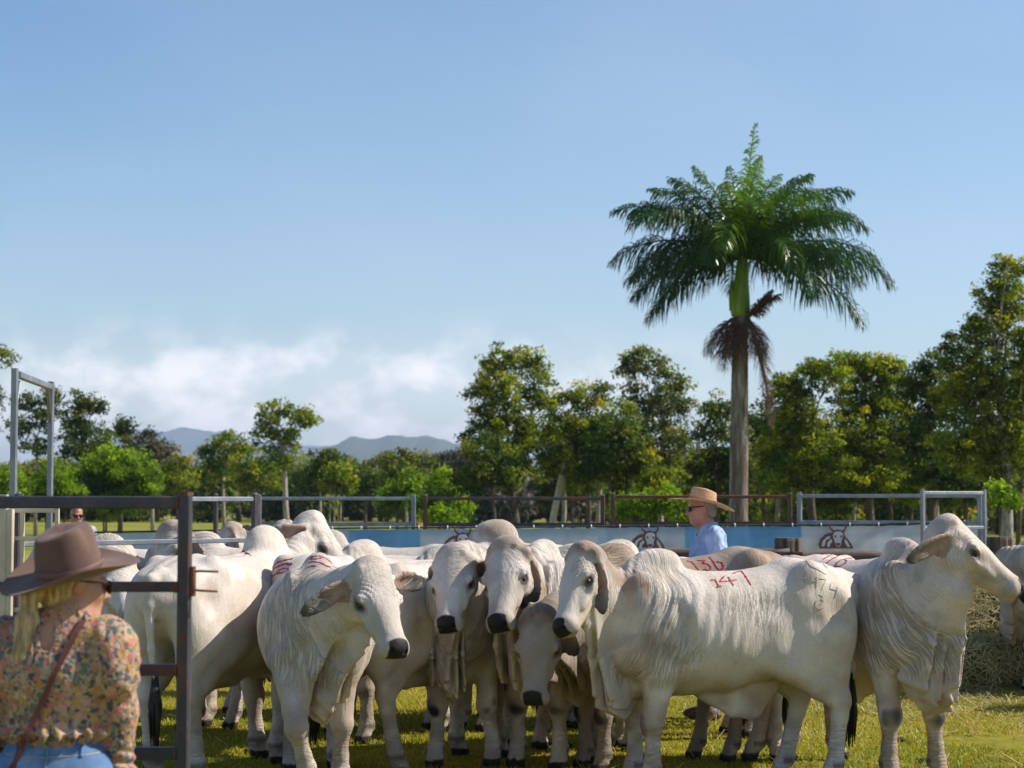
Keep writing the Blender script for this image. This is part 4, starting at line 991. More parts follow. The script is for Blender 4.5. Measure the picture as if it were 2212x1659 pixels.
        S.chain([Fk, Ha + np.array((.01, 0, .085))], [(.052, .055), (.050, .052)], .02, (0, 1, 0))
        hoof(H, 1)
    # --- tail
    tb = tailbend
    tp = [(-.78, 0, 1.225 + hipz), (-.865, tb*.1, 1.19 + hipz), (-.895, tb*.3, 1.05), (-.885 + tail*.3, tb*.8, .80), (-.87 + tail, tb*1.2, .60)]
    S.chain(tp, [(.05, .045), (.036, .036), (.029, .027), (.021, .021), (.017, .017)], .03, (0, 1, 0))
    # --- head
    HH = [f, sd, up]
    S.ell(hp(.06, 0, -.085), np.array((.13, .116, .10))*hs, HH, .05)
    S.ell(hp(.0, 0, -.035), np.array((.055, .085, .058))*hs, HH, .045)
    S.ell(hp(.17, 0, -.070), np.array((.17, .119, .074))*hs, HH, .04)
    S.cap(hp(.16, 0, -.085), hp(.43, 0, -.068), (.100*hs, .080*hs), (.063*hs, .054*hs), .04, sd)
    S.ell(hp(.455, 0, -.075), np.array((.050, .078, .055))*hs, HH, .035)
    S.ell(hp(.480, 0, -.070), np.array((.024, .058, .040))*hs, HH, .02)
    for q in (1, -1): S.ell(hp(.462, q*.050, -.094), np.array((.036, .030, .036))*hs, HH, .02)
    S.cap(hp(.10, 0, -.165), hp(.43, 0, -.122), (.080*hs, .072*hs), (.046*hs, .030*hs), .03, sd)
    S.ell(hp(.455, 0, -.125), np.array((.035, .042, .022))*hs, HH, .02)
    for q in (1, -1):
        S.ell(hp(.13, q*.072, -.145), np.array((.11, .044, .085))*hs, HH, .04)
        S.ell(hp(.19, q*.108, -.048), np.array((.048, .024, .018))*hs, HH, .02)
        S.ell(hp(.21, q*.108, -.10), np.array((.05, .022, .018))*hs, HH, .02)
        S.ell(hp(.30, q*.118, -.045), np.array((.08, .030, .04))*hs, HH, .05, sub=True)
        S.ell(hp(.10, q*.135, -.045), np.array((.05, .022, .04))*hs, HH, .03, sub=True)
        S.ell(hp(.265, q*.072, -.105), np.array((.09, .022, .022))*hs, HH, .03)          # cheek ridge
        S.ell(hp(.03, q*.076, -.02), np.array((.022, .022, .026))*hs, HH, .025)            # horn bud
        S.ell(hp(.205, q*.126, -.076), np.array((.024, .016, .010))*hs, HH, .009, sub=True)
        S.ell(hp(.502, q*.038, -.054), np.array((.022, .013, .014))*hs, [unit(f+up*.2+sd*q*.5), sd, up], .007, sub=True)
        S.cap(hp(.36, q*.062, -.125), hp(.475, q*.052, -.112), .005, .005, .01, sub=True)     # mouth line
    # --- ears
    ears = []
    dn_ = np.array((0, 0, -1.)); 
    for q, spec in ((1, earL), (-1, earR)):
        base = hp(.055, q*.106, -.078)
        if spec is None: e = unit(sd*q*.50 + dn_*.80 - f*.15)
        else: e = unit(np.array(Rz @ Vector(spec)))
        nrm = unit(f*.75 + up*.5 + sd*q*.25); nrm = unit(nrm - e*nrm.dot(e)); wd = np.cross(e, nrm)
        Le = .15*hs*earlen
        c = base + e*Le*1.02
        S.cap(base - e*.03, base + e*.05, .032*hs, (.026*hs, .022*hs), .03, wd)
        S.ell(c, (Le, .056*hs, .0145*hs), [e, wd, nrm], .022)
        S.ell(c + nrm*.022 - e*.015, (Le*.82, .040*hs, .018*hs), [e, wd, nrm], .008, sub=True)
        ears.append((base, e, wd, nrm, Le))
    F, L, hh = S.grid(h); V, Q = surface_nets(F, L, hh); del F
    V = smooth_mesh(V, Q, 1, .5)
    N = vnormals(V, Q)
    # --- masks
    x, y, z = V.T
    hl = np.stack([(V - P) @ f, (V - P) @ sd, (V - P) @ up], 1) / hs       # head frame
    inhead = sstep(hl[:, 0], -.12, .02) * (np.abs(hl[:, 1]) < .2) * (np.linalg.norm(hl - (.2, 0, -.08), axis=1) < .42)
    legm = 1 - sstep(z, .50, .66)
    neckm = sstep(x, .12, .50) * (1 - inhead) * sstep(z, .50, .75)
    # --- skin folds (geometry)
    wx = vnoise(V, 3.2, seed + 1) - .5; wy = vnoise(V, 9, seed + 2) - .5
    un = neckm * sstep(.62 + .16*wx, .2, .62)
    dirn = unit(nb - A0); hd = dirn * np.array((1, 1, .35)); hd = unit(hd)
    ph = (V @ hd) * 1.0 + wx*.10 + wy*.02 + .05*np.sin(z*6)
    def folds(p1, per, ln, sd_):
        q = np.stack([p1/per, z/ln, y/ln*.8], 1); a_ = vnoise(q, 1.0, sd_)
        return 1 - np.abs(2*a_ - 1)*1.6
    amp = neckm * (.35 + 1.2*sstep(vnoise(V, 2.4, seed+7), .3, .7))
    amp = amp * (1 - .75*sstep(z, 1.28, 1.36))
    disp = amp * (.0072*folds(ph, .025, .42, seed+21) + .0062*folds(ph + wy*.02, .055, .55, seed+22) - .004)
    # deep rings where neck meets hump
    hr_ = np.exp(-((x - .66 - humpx)/.10)**2) * sstep(z, 1.05, 1.2) * (1-inhead)
    disp += hr_ * .006 * np.sin((x*.85 + z*.35 + wx*.05) * 2*math.pi/.042)
    # flank ripples
    fl = sstep(x, -.40, -.15) * (1 - sstep(x, .25, .5)) * sstep(z, .72, .86) * (1 - sstep(z, 1.12, 1.24)) * sstep(vnoise(V, 2.6, seed+9), .38, .72)
    ph3 = x + wx*.07 + wy*.016
    disp += fl * (.0058*folds(ph3, .020, .20, seed+23) - .002)
    # ribs, soft hollows
    ribm = sstep(x, -.2, 0) * (1 - sstep(x, .3, .42)) * sstep(z, .75, .9) * (1 - sstep(z, 1.15, 1.25))
    disp += ribm * .0022 * np.sin((x + (z-1)*.25)*2*math.pi/.085)
    disp += (vnoise(V, 5, seed+3) - .5) * .012 * (1-inhead) * sstep(z, .5, .7) + (vnoise(V, 11, seed+4) - .5) * .005 * sstep(z, .3, .6) * (1-inhead)
    # face wrinkles above the eye, fetlock and hock rings
    fw = inhead * np.exp(-((hl[:, 0] - .165)/.06)**2) * sstep(np.abs(hl[:, 1]), .03, .07)
    disp += fw * .0024 * np.sin(np.sqrt((hl[:, 0]-.205)**2 + (np.abs(hl[:, 1])-.11)**2 + (hl[:, 2]+.07)**2) * 2*math.pi/.021)
    rg = np.exp(-((z - .13)/.05)**2) + .6*np.exp(-((z - .50)/.06)**2)*(x < -.3)
    disp += rg * .0022 * np.sin(z*2*math.pi/.021 + wx*4)
    disp -= .011 * np.exp(-(y/.030)**2) * sstep(N[:, 2], .6, .95) * (x < .2) * (x > -.75)          # groove along the spine
    V = V + N * disp[:, None]
    # --- colours
    C = np.tile(np.array(col), (len(V), 1))
    def mixc(C, c, w): return C*(1 - w[:, None]) + np.array(c)[None]*w[:, None]
    nz1 = vnoise(V, 4.5, seed+11); nz2 = vnoise(V, 14, seed+12); nz3 = vnoise(V, 40, seed+13)
    C = mixc(C, tan, np.clip(tanw * (sstep(nz1, .35, .75) + .6*neckm*sstep(nz2, .3, .8)), 0, 1))
    if hcol is not None:
        C = mixc(C, hcol, .8*np.exp(-(((x-hx)/.20)**2 + ((z-1.40+d)/.12)**2)) * sstep(nz2, .0, .5))
    if backw: C = mixc(C, tan, backw * sstep(z, 1.05, 1.26) * (1 - inhead) * (.55 + .45*nz2))
    pk = (.62, .40, .31)
    C = mixc(C, pk, .35*(1 - sstep(np.abs(y), .0, .09)) * (1 - sstep(z, .52, .68)) * sstep(z, .42, .5) * (x > -.5))   # skin at brisket and navel
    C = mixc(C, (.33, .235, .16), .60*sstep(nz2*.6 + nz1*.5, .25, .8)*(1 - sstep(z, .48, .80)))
    C = mixc(C, (.34, .27, .20), .30*neckm*(1 - sstep(z, .75, 1.1))*sstep(nz2, .2, .8))
    C = mixc(C, (.36, .335, .31), grey*sstep(vnoise(V, 3.3, seed+41)*.6 + nz2*.4, .42, .62)*np.maximum(neckm, np.maximum(inhead*.8, .5*sstep(z, .6, .8))))
    C = mixc(C, (.38, .29, .21), .40*sstep(nz1, .5, .85)*(1-inhead)*(1 - .6*sstep(z, 1.0, 1.25)))
    C = mixc(C, (.34, .26, .19), .45*(1 - sstep(np.abs(N[:, 2] + 1), .0, .75))*(z > .4)*(1-inhead))                                             # underside shade: warm brown put into the colour of downward-facing skin
    for kp in knees:
        dd = np.linalg.norm((V - kp - np.array((.035, 0, 0))) / np.array((.075, .075, .10)), axis=1)
        C = mixc(C, (.030, .026, .024), min(1, knee*1.35) * (1 - sstep(dd + .6*nz2 - .25, .55, .95)))
    for hf in hoofs:
        near = (np.linalg.norm(V[:, :2] - hf[:2], axis=1) < .14)
        zz = z - hf[2]
        C = mixc(C, (.022, .018, .016), near * (1 - sstep(zz + .02*nz3, .062, .075)))
        C = mixc(C, (.05, .04, .036), near * .7 * np.exp(-((zz - .125)/.022)**2) * (x - hf[0] < .01))
    if pollw: C = mixc(C, pollcol or tan, pollw * inhead * (1 - sstep(hl[:, 0] + .07*nz2, .06, .13)) * (.6 + .4*nz3))
    C = mixc(C, (.30, .27, .24), .42 * inhead * sstep(vnoise(V, 8, seed+51), .42, .72))
    C = mixc(C, (.40, .30, .20), .40 * inhead * sstep(hl[:, 0], .22, .40) * sstep(-hl[:, 2], .08, .14))
    C = mixc(C, (.30, .22, .15), .5*np.exp(-(((z-1.0)/.10)**2 + ((x-.45)/.16)**2))*sstep(nz2, .45, .75)*(seed % 2))
    # grey muzzle with dark nose, lids, mouth
    C = mixc(C, (.16, .14, .13), inhead * .35 * sstep(hl[:, 0], .38, .46))
    mz = inhead * sstep(hl[:, 0] + .50*(hl[:,2]+.07), .466, .474) * sstep(hl[:, 2], -.104, -.096)
    C = mixc(C, (.010, .009, .010), mz * (1 - sstep(np.abs(hl[:, 1]) + .006*nz3, .054, .061)))
    for q in (1, -1):
        de = np.sqrt(((hl[:, 0] - .205)/.030)**2 + ((hl[:, 1] - q*.118)/.05)**2 + ((hl[:, 2] + .074)/.016)**2)
        C = mixc(C, (.022, .018, .016), .95*(1 - sstep(de, .95, 1.5)))
        C = mixc(C, (.16, .13, .11), .5*(1 - sstep(de, 1.3, 2.6)))
    for base, e, wd, nrm, Le in ears:
        r_ = V - base; u_ = r_ @ e; w_ = r_ @ wd; n_ = r_ @ nrm
        em = (u_ > .03) * (u_ < Le*2.2) * (np.abs(w_) < .075*hs) * (np.abs(n_) < .045)
        front = sstep(N @ nrm, -.1, .3)
        C = mixc(C, (.34, .20, .155), em * front * .75 * (1 - sstep(u_, Le*.9, Le*1.5)))
        C = mixc(C, (.055, .055, .06), em * front * .8 * sstep(u_ + w_*.6, Le*.6, Le*1.6))
        C = mixc(C, (.05, .045, .045), em * .8 * sstep(u_, Le*1.75, Le*2.0))
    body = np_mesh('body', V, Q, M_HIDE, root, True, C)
    fa = body.data.attributes.new('Fold', 'FLOAT', 'POINT'); fa.data.foreach_set('value', np.clip(neckm*sstep(z, .52, .7)*sstep(vnoise(V, 2.1, seed+31), .15, .6) + .8*fl + .35*(1 - sstep(z, .34, .42)) + .25*inhead*(hl[:, 0] < .2), 0, 1).astype(np.float32))
    fv = np.stack([(ph + (x if False else 0))*46, z*4.5, y*5], 1); lg_ = z < .44; fv[lg_] = np.stack([x*9, z*60, y*9], 1)[lg_]
    fu = body.data.attributes.new('FoldUV', 'FLOAT_VECTOR', 'POINT'); fu.data.foreach_set('vector', fv.astype(np.float32).ravel())
    for q in (1, -1):
        e = MB().sphere(tuple(hp(.205, q*.100, -.076)), (.017*hs, .017*hs, .017*hs), 14).build('eye', M_EYE, root)
    # tail switch
    sw = Vector(tp[-1]); rn = random.Random(seed + 3); mb = MB()
    for i in range(46):
        a = rn.uniform(0, 2*math.pi); r0 = rn.uniform(0, .012); r1 = rn.uniform(.005, .040); ln = rn.uniform(.20, .40)
        p0 = sw + Vector((math.cos(a)*r0, math.sin(a)*r0, .06 + rn.uniform(-.02, .02)))
        p1 = sw + Vector((math.cos(a)*r1 + tail*.15, math.sin(a)*r1 + tb*.1, -ln*.45)); p2 = sw + Vector((math.cos(a)*r1*.7 + tail*.35, math.sin(a)*r1*.7 + tb*.2, -ln))
        mb.tube([p0, p1, p2], [.007, .009, .0015], 5)
    mb.build('tail_switch', M_TAILHAIR, root)
    return root, body

def paint_strokes(root, body, strokes, width, name, mat, lift=.003, jitter=.45, seed=1, digits=None):
    """brushed strokes lying on the hide; strokes are runs of points in the photograph, carried onto the animal's own skin"""
    bpy.context.view_layer.update()
    MW = body.matrix_world; me = body.data
    bvh = BVHTree.FromPolygons([MW @ v.co for v in me.vertices], [tuple(p.vertices) for p in me.polygons])
    o0 = Vector((0, 0, CAM_Z)); inv = root.matrix_world.inverted(); rn = random.Random(seed)
    digits = digits or [[i] for i in range(len(strokes))]; sc = root.scale[0]
    for dgt in digits:
      mb = MB()
      for st in [strokes[i] for i in dgt]:
        pts = []
        for i in range(len(st) - 1):
            n = max(2, int(math.hypot(st[i+1][0]-st[i][0], st[i+1][1]-st[i][1]) / 2.0))
            for k in range(n): t = k/n; pts.append((st[i][0]*(1-t) + st[i+1][0]*t, st[i][1]*(1-t) + st[i+1][1]*t))
        pts.append(st[-1])
        row = []
        for i, (px, py) in enumerate(pts):
            hit, nrm, _, dist = bvh.ray_cast(o0, ray(px, py).normalized())
            if hit is None: continue
            if nrm.dot(ray(px, py)) > 0: nrm = -nrm
            row.append((hit, nrm))
        if len(row) < 2: continue
        V = []; F = []
        for i, (p, nn) in enumerate(row):
            t = (row[min(i+1, len(row)-1)][0] - row[max(i-1, 0)][0])
            if t.length < 1e-5: t = Vector((1, 0, 0))
            sdv = t.normalized().cross(nn).normalized()
            w = width * (1 + jitter*(rn.random() - .5)*2) * (.75 if i in (0, len(row)-1) else 1)
            for q, lf in ((-1, lift*.3), (-.5, lift), (.5, lift), (1, lift*.3)): V.append(inv @ (p + sdv*w*.5*q + nn*lf))
        for i in range(len(row)-1):
            if (row[i+1][0] - row[i][0]).length > .10: continue
            for q in range(3): F.append((i*4+q, i*4+q+1, (i+1)*4+q+1, (i+1)*4+q))
        mb.add(V, F, True)
      if mb.v: mb.build(name, mat, root)
# ------------------------------------------------------------------ the herd
def P3(px, py, Y): return at(px, py, Y)
def herd():
    G = 'white humped cattle crowded in the yard'
    def place(hpx, hd, deg, s=1.0, hxl=.44):
        """ground position of a cow whose hump stands at photo column hpx, hd metres out"""
        X = (hpx - CX) / FD * hd
        return (X - hxl*s*math.cos(R(deg)), hd - hxl*s*math.sin(R(deg)))
    # the white cow in front with the red number, broadside and facing left
    dg = 193
    r, b = cow('front cow marked 147 in red, branded 6474 on its rump', place(1408, 12.25, dg), dg,
               P3(1243, 1186, 11.95), P3(1187, 1366, 11.62), h=.008, seed=1, s=1.0, hump=1.05, tan=(.50, .44, .36), tanw=.13, knee=.45,
               pollcol=(.26, .13, .06), pollw=.85, dewlap=1.35, hipz=.06, navel=1.0, head_up=(-.85, -.5, .25), earL=(.12, -.12, -1), earR=(.1, .9, -.4),
               feet=dict(fl=(.02, .0), fr=(.05, -.03), hl=(-.02, .02), hr=(.18, -.02)), group=G, roll=0, tail=.02)
    paint_strokes(r, b, [[(1534.3, 1253.7), (1543.6, 1251.7), (1551.6, 1267.0)], [(1546.3, 1269.0), (1556.9, 1265.6)], [(1564.2, 1243.7), (1553.6, 1256.3), (1571.5, 1255.7), (1590.1, 1252.4)], [(1572.2, 1246.4), (1578.2, 1255.7), (1583.5, 1265.0)], [(1580.8, 1239.7), (1590.1, 1235.7), (1600.1, 1233.1), (1605.4, 1239.1), (1613.4, 1251.0), (1621.4, 1263.7)]], 0.013, 'painted_digit', M_PAINT, digits=[[0, 1], [2, 3], [4]])
    paint_strokes(r, b, [[(1739.6, 1236.0), (1734.3, 1246.0), (1737.6, 1258.0), (1746.3, 1258.0), (1746.9, 1250.7), (1737.6, 1251.3)], [(1750.3, 1244.7), (1751.6, 1254.7), (1764.2, 1256.0)], [(1762.9, 1246.0), (1762.2, 1268.6)], [(1768.9, 1249.3), (1782.8, 1252.0), (1772.9, 1275.3)], [(1793.5, 1259.3), (1791.5, 1271.9), (1807.4, 1275.9)], [(1808.1, 1267.3), (1802.1, 1291.2)], [(1767.5, 1284.6), (1776.9, 1288.5), (1772.9, 1295.2), (1778.2, 1298.5), (1770.9, 1305.2)], [(1760.9, 1298.5), (1758.9, 1308.5), (1766.9, 1315.8), (1776.9, 1313.1)], [(1737.0, 1207.1), (1750.3, 1222.8), (1766.9, 1230.7), (1783.5, 1241.4)], [(1734.3, 1229.4), (1747.6, 1208.8)], [(1776.9, 1218.1), (1785.2, 1227.1)]], 0.0055, 'brand_mark', M_BRAND, jitter=.1, digits=[[0], [1, 2], [3], [4, 5], [6], [7], [8, 9], [10]])
    # cow walking towards the camera with its head turned to the right
    dg = -83
    r, b = cow('white cow walking forward, red numbers on its rump, head low and turned right', place(690, 12.0, dg), dg,
               P3(806, 1216, 11.42), P3(872, 1398, 11.12), h=.008, seed=2, s=1.03, hump=.85, fat=1.06, tanw=.12, tan=(.55, .50, .45), knee=.15,
               drop=.03, dewlap=1.3, head_up=(.55, -.8, .3), earR=(-.80, -.25, -.52), earL=(.55, .8, -.05), earlen=1.0, group=G, hipz=.03,
               feet=dict(fl=(-.02, .0), fr=(0, 0), hl=(-.05, 0), hr=(.1, 0)),
               joints=dict(fr=((.55, -.19, .79), (.78, -.13, .42), (.72, -.07, .19), (.72, -.06, .03))))
    paint_strokes(r, b, [[(588.6, 1225.8), (599.4, 1214.6), (612.8, 1210.1), (632.6, 1206.7)], [(585.4, 1235.9), (592.6, 1226.9), (606.1, 1221.3), (618.4, 1216.2), (631.9, 1218.0), (628.5, 1220.7), (618.4, 1219.8)], [(581.4, 1251.2), (597.1, 1238.2), (599.4, 1233.7), (610.6, 1228.1), (622.9, 1228.1), (621.8, 1232.5), (610.6, 1237.0), (597.1, 1238.6)]], 0.012, 'painted_digit', M_PAINT, seed=4)
    paint_strokes(r, b, [[(671.7, 1202.7), (689.2, 1200.7), (697.7, 1203.4), (689.2, 1207.2), (675.7, 1207.2), (670.8, 1203.4)], [(697.0, 1203.4), (708.2, 1209.4), (717.0, 1218.4)], [(665.8, 1215.7), (673.4, 1212.3), (693.7, 1215.7), (704.9, 1222.4), (714.3, 1224.7)], [(663.6, 1225.6), (673.4, 1222.4), (682.0, 1222.4)]], 0.012, 'painted_digit', M_PAINT, seed=5)
    # big cow seen from behind, tail hanging
    dg = 67
    r, b = cow('big white cow seen from behind, its black-tipped tail hanging, head lifted', place(575, 13.4, dg, 1.05), dg,
               P3(688, 1116, 14.0), P3(775, 1246, 13.9), h=.0095, seed=3, s=1.06, hump=1.30, fat=.98, tanw=.10, tan=(.55, .50, .44), knee=.4,
               head_up=(.7, 0, .7), earR=(-.85, -.45, -.10), earL=(.3, .9, -.3), group=G, feet=dict(hl=(.10, .04), hr=(-.02, -.06), fl=(.1, 0), fr=(-.1, 0)), tail=.02, tailbend=-.02)
    paint_strokes(r, b, [[(507.8, 1181.6), (512.9, 1186.1), (523.0, 1189.9), (532.0, 1193.7), (542.1, 1200.4)]], 0.012, 'painted_mark', M_PAINT)
    # white cow behind the walking one, rump to the camera's left
    dg = 52
    cow('white cow with its rump beside the walking cow and face hidden behind it', place(1012, 13.6, dg), dg,
        P3(1100, 1230, 14.2), P3(1180, 1330, 14.6), h=.0105, seed=4, s=1.02, hump=1.0, fat=1.05, tanw=.14, tan=(.52, .46, .38), knee=.5, group=G,
        feet=dict(hl=(-.02, .03), hr=(.14, -.05), fl=(0, 0), fr=(.12, 0)), tail=-.02, tailbend=.10)
    # two heads looking at the camera
    dg = -112
    cow('white cow looking at the camera, left of the two staring ones', place(1000, 13.2, dg), dg,
        P3(974, 1186, 12.62), P3(957, 1345, 12.28), h=.0085, seed=5, s=1.0, hump=.9, fat=.98, tanw=.16, tan=(.50, .44, .38), knee=.85, group=G,
        head_up=(-.30, -.85, .35), earL=(.55, .8, -.35), earR=(-.1, .9, -.4), earlen=.8, dewlap=1.0, drop=.01, pollcol=(.30, .26, .22), pollw=.35,
        feet=dict(fl=(-.12, .05), fr=(.06, -.02)))
    dg = -118
    cow('cow with tan poll looking at the camera, right of the two staring ones', place(1168, 13.15, dg, 1.02), dg,
        P3(1086, 1172, 12.5), P3(1064, 1350, 12.12), h=.0085, seed=6, s=1.03, hump=1.05, fat=1.0, tanw=.16, tan=(.50, .42, .34), knee=.9, group=G,
        head_up=(-.42, -.80, .35), earL=(.16, .35, -.92), earR=(-.2, .9, -.4), earlen=.9, dewlap=1.0, pollcol=(.36, .24, .12), pollw=.85, hs=1.16,
        feet=dict(fl=(.0, .02), fr=(-.02, -.03)))
    # grey-brown cow with lowered head under the marked cow's chin
    dg = -148
    cow('small grey-brown cow holding its head low beneath the chin of the cow marked 147', place(1290, 13.05, dg, .93), dg,
        P3(1158, 1322, 12.15), P3(1144, 1512, 11.95), h=.0085, seed=7, s=.92, hump=.8, fat=1.0, col=(.40, .345, .29), tan=(.17, .125, .09), tanw=.55, knee=1.0, group=G,
        head_up=(-.30, -.90, .12), earL=(.50, .35, -.85), earR=(-.0, .9, -.4), earlen=.7, dewlap=.8, pollcol=(.15, .10, .07), pollw=.9, drop=.02, hs=1.2,
        feet=dict(fl=(.02, .0), fr=(-.02, -.03), hl=(0, 0), hr=(.1, 0)))
    # tan-backed cow behind the marked one
    dg = 186
    r, b = cow('sandy-backed cow marked 136 in red, standing behind the cow marked 147', place(1308, 13.5, dg, 1.02), dg,
               P3(1180, 1330, 13.9), P3(1090, 1450, 13.9), h=.010, seed=8, s=1.03, hump=.85, fat=1.0, col=(.62, .545, .46), tan=(.27, .18, .10), tanw=.22, backw=.9, knee=1.0, group=G,
               feet=dict(fl=(.05, .0), fr=(-.05, 0), hl=(.12, 0), hr=(-.18, 0)), tail=.10, hipz=.06)
    paint_strokes(r, b, [[(1483.1, 1212.1), (1491.8, 1212.8), (1500.4, 1220.4), (1511.0, 1234.7)], [(1503.7, 1236.7), (1519.7, 1232.1)], [(1505.0, 1210.1), (1514.3, 1211.5), (1523.7, 1209.5), (1517.0, 1216.8), (1527.6, 1218.1), (1536.3, 1225.4), (1532.3, 1233.4), (1520.3, 1228.7)], [(1531.6, 1203.5), (1539.6, 1212.1), (1547.6, 1225.4), (1555.6, 1232.7), (1563.5, 1224.7), (1558.2, 1214.1), (1546.9, 1213.4)]], 0.016, 'painted_digit', M_PAINT, seed=6, digits=[[0, 1], [2], [3]])
    # cow on the right with raised head
    dg = -66
    r, b = cow('tall white cow marked 116 on its rump, head raised in profile to the right', place(1951, 12.45, dg, 1.04), dg,
               P3(2056, 1122, 12.15), P3(2198, 1240, 12.05), h=.008, seed=9, s=1.045, hump=1.05, fat=.86, grey=.12, navel=.7, tanw=.30, tan=(.50, .37, .27), knee=.65, group=G,
               head_up=(.5, 0, .85), earR=(-.84, -.35, -.40), earL=(.1, .9, -.4), dewlap=1.25, col=(.70, .61, .545),
               feet=dict(fl=(.0, .06), fr=(.0, -.02), hl=(.02, .05), hr=(-.05, -.07)))
    paint_strokes(r, b, [[(1775.9, 1209.3), (1790.1, 1200.3), (1806.6, 1193.2), (1817.9, 1192.0)], [(1784.2, 1216.8), (1792.4, 1209.8), (1813.7, 1199.1), (1829.0, 1197.5)], [(1840.9, 1205.5), (1827.9, 1206.2), (1816.1, 1209.8), (1806.6, 1215.7), (1804.3, 1222.7), (1813.7, 1223.9), (1824.3, 1217.3), (1828.3, 1211.2), (1820.8, 1208.3)]], 0.013, 'painted_digit', M_PAINT, seed=7)
    # ---- the background half of the herd
    def bg(label, hpx, hd, dg, poll, nose, seed, h=.014, **k):
        kw = dict(s=1.0, group=G, tanw=.14, dewlap=.9); kw.update(k)
        return cow(label, place(hpx, hd, dg, kw['s']), dg, P3(*poll), P3(*nose), h=h, seed=seed, **kw)
    bg('white cow behind the hat of the woman, showing its hump and spread ear', 250, 14.6, -128, (262, 1205, 13.9), (292, 1330, 13.5), 21, s=1.0, head_up=(.4, -.6, .5), earL=(.8, -.3, -.35), earR=(-.8, .2, -.3))
    bg('pale cow in the back row, only its back showing right of the brown hat', 225, 16.6, 182, (90, 1170, 16.5), (20, 1270, 16.4), 22, s=1.02)
    bg('cow with blotched tan face behind the rusty gate post', 430, 15.3, 170, (352, 1142, 14.5), (322, 1285, 14.1), 23, s=1.05, pollcol=(.36, .26, .17), pollw=.9, tan=(.42, .30, .20), tanw=.3, head_up=(-.8, -.5, .4), hs=1.2)
    bg('cow with brown poll, farthest left of the back row', 560, 18.2, 176, (486, 1140, 17.6), (440, 1230, 17.4), 24, s=.98, pollcol=(.20, .13, .08), pollw=.9, tan=(.36, .28, .2), head_up=(-.8, 0, .6))
    bg('grey cow wearing a round tag in its ear, behind the largest hump', 700, 16.6, 178, (600, 1136, 16.0), (545, 1240, 15.9), 25, s=1.04, col=(.60, .56, .52), earL=(-.9, -.1, .2), head_up=(-.8, 0, .6))
    r, b = bg('white cow with its hump showing between the lifted head and the walking cow', 778, 14.6, -140, (740, 1260, 14.0), (720, 1400, 13.7), 26, s=1.0, hump=1.1)
    paint_strokes(r, b, [[(757.6, 1214.6), (765.9, 1218.9)]], 0.014, 'painted_mark', M_PAINT)
    bg('white cow in the back row, its long back under the blue banner', 690, 16.4, 187, (600, 1200, 16.2), (540, 1290, 16.0), 27, s=1.0)
    bg('grey-humped cow just left of the left staring cow', 955, 15.2, 200, (860, 1230, 14.8), (800, 1330, 14.6), 28, s=.98, col=(.62, .57, .51), tan=(.4, .34, .28), tanw=.35)
    bg('tall cow whose peaked hump rises in front of the banner', 1068, 16.2, 172, (980, 1200, 16.0), (930, 1300, 15.8), 29, s=1.06, hump=1.35, hcol=(.42, .30, .18))
    bg('dark-polled cow peeping from behind the right staring cow', 1230, 15.6, 176, (1140, 1188, 15.0), (1120, 1300, 14.7), 30, s=.98, pollcol=(.10, .08, .07), pollw=.8)
    r, b = bg('grey-humped cow with a red stroke on its back, behind the head of cow 147', 1330, 14.4, -152, (1270, 1260, 13.7), (1235, 1390, 13.4), 31, s=1.0, h=.011, col=(.66, .61, .55), hump=1.15, tan=(.38, .33, .28), tanw=.3, fat=1.05)
    paint_strokes(r, b, [[(1356, 1199), (1364, 1204), (1372, 1209), (1378, 1214)]], .012, 'painted_mark', M_PAINT)
    bg('cow at the right edge beside the hay, one foreleg in view', 2240, 18.4, 158, (2243, 1180, 17.9), (2166, 1345, 17.5), 32, h=.012, s=1.0, tanw=.3, col=(.64, .57, .5), dewlap=1.2, head_up=(-.9, -.1, .3), feet=dict(fl=(.05, 0), fr=(-.1, 0)))
    bg('cow outside the right edge that throws its shadow on the grass', 2560, 17.0, 185, (2480, 1180, 16.8), (2430, 1280, 16.7), 33, h=.016)
herd()
# ------------------------------------------------------------------ people
def sdf_mesh(S, h, name, mat, parent, disp=None, colf=None, lo=None, hi=None, it=1):
    F, L, hh = S.grid(h, lo, hi); V, Q = surface_nets(F, L, hh); V = smooth_mesh(V, Q, it, .5)
    if disp is not None:
        N = vnormals(V, Q); V = V + N*disp(V, N)[:, None]
    return np_mesh(name, V, Q, mat, parent, True, colf(V) if colf else None)
def skin_mat(name, a, b_, c):
    m = surf(name, [(.3, a), (.55, b_), (.75, c)], 9, .5, detail=5, bump=.15, bscale=120)
    nb = m.node_tree.nodes['Principled BSDF']; nb.inputs['Subsurface Weight'].default_value = .08; nb.inputs['Subsurface Radius'].default_value = (.012, .005, .003); return m
SKIN = skin_mat('skin', (.36, .17, .11), (.46, .24, .165), (.54, .31, .22))
SKIN_RED = skin_mat('sunburnt_skin', (.32, .12, .085), (.42, .18, .13), (.50, .25, .18))
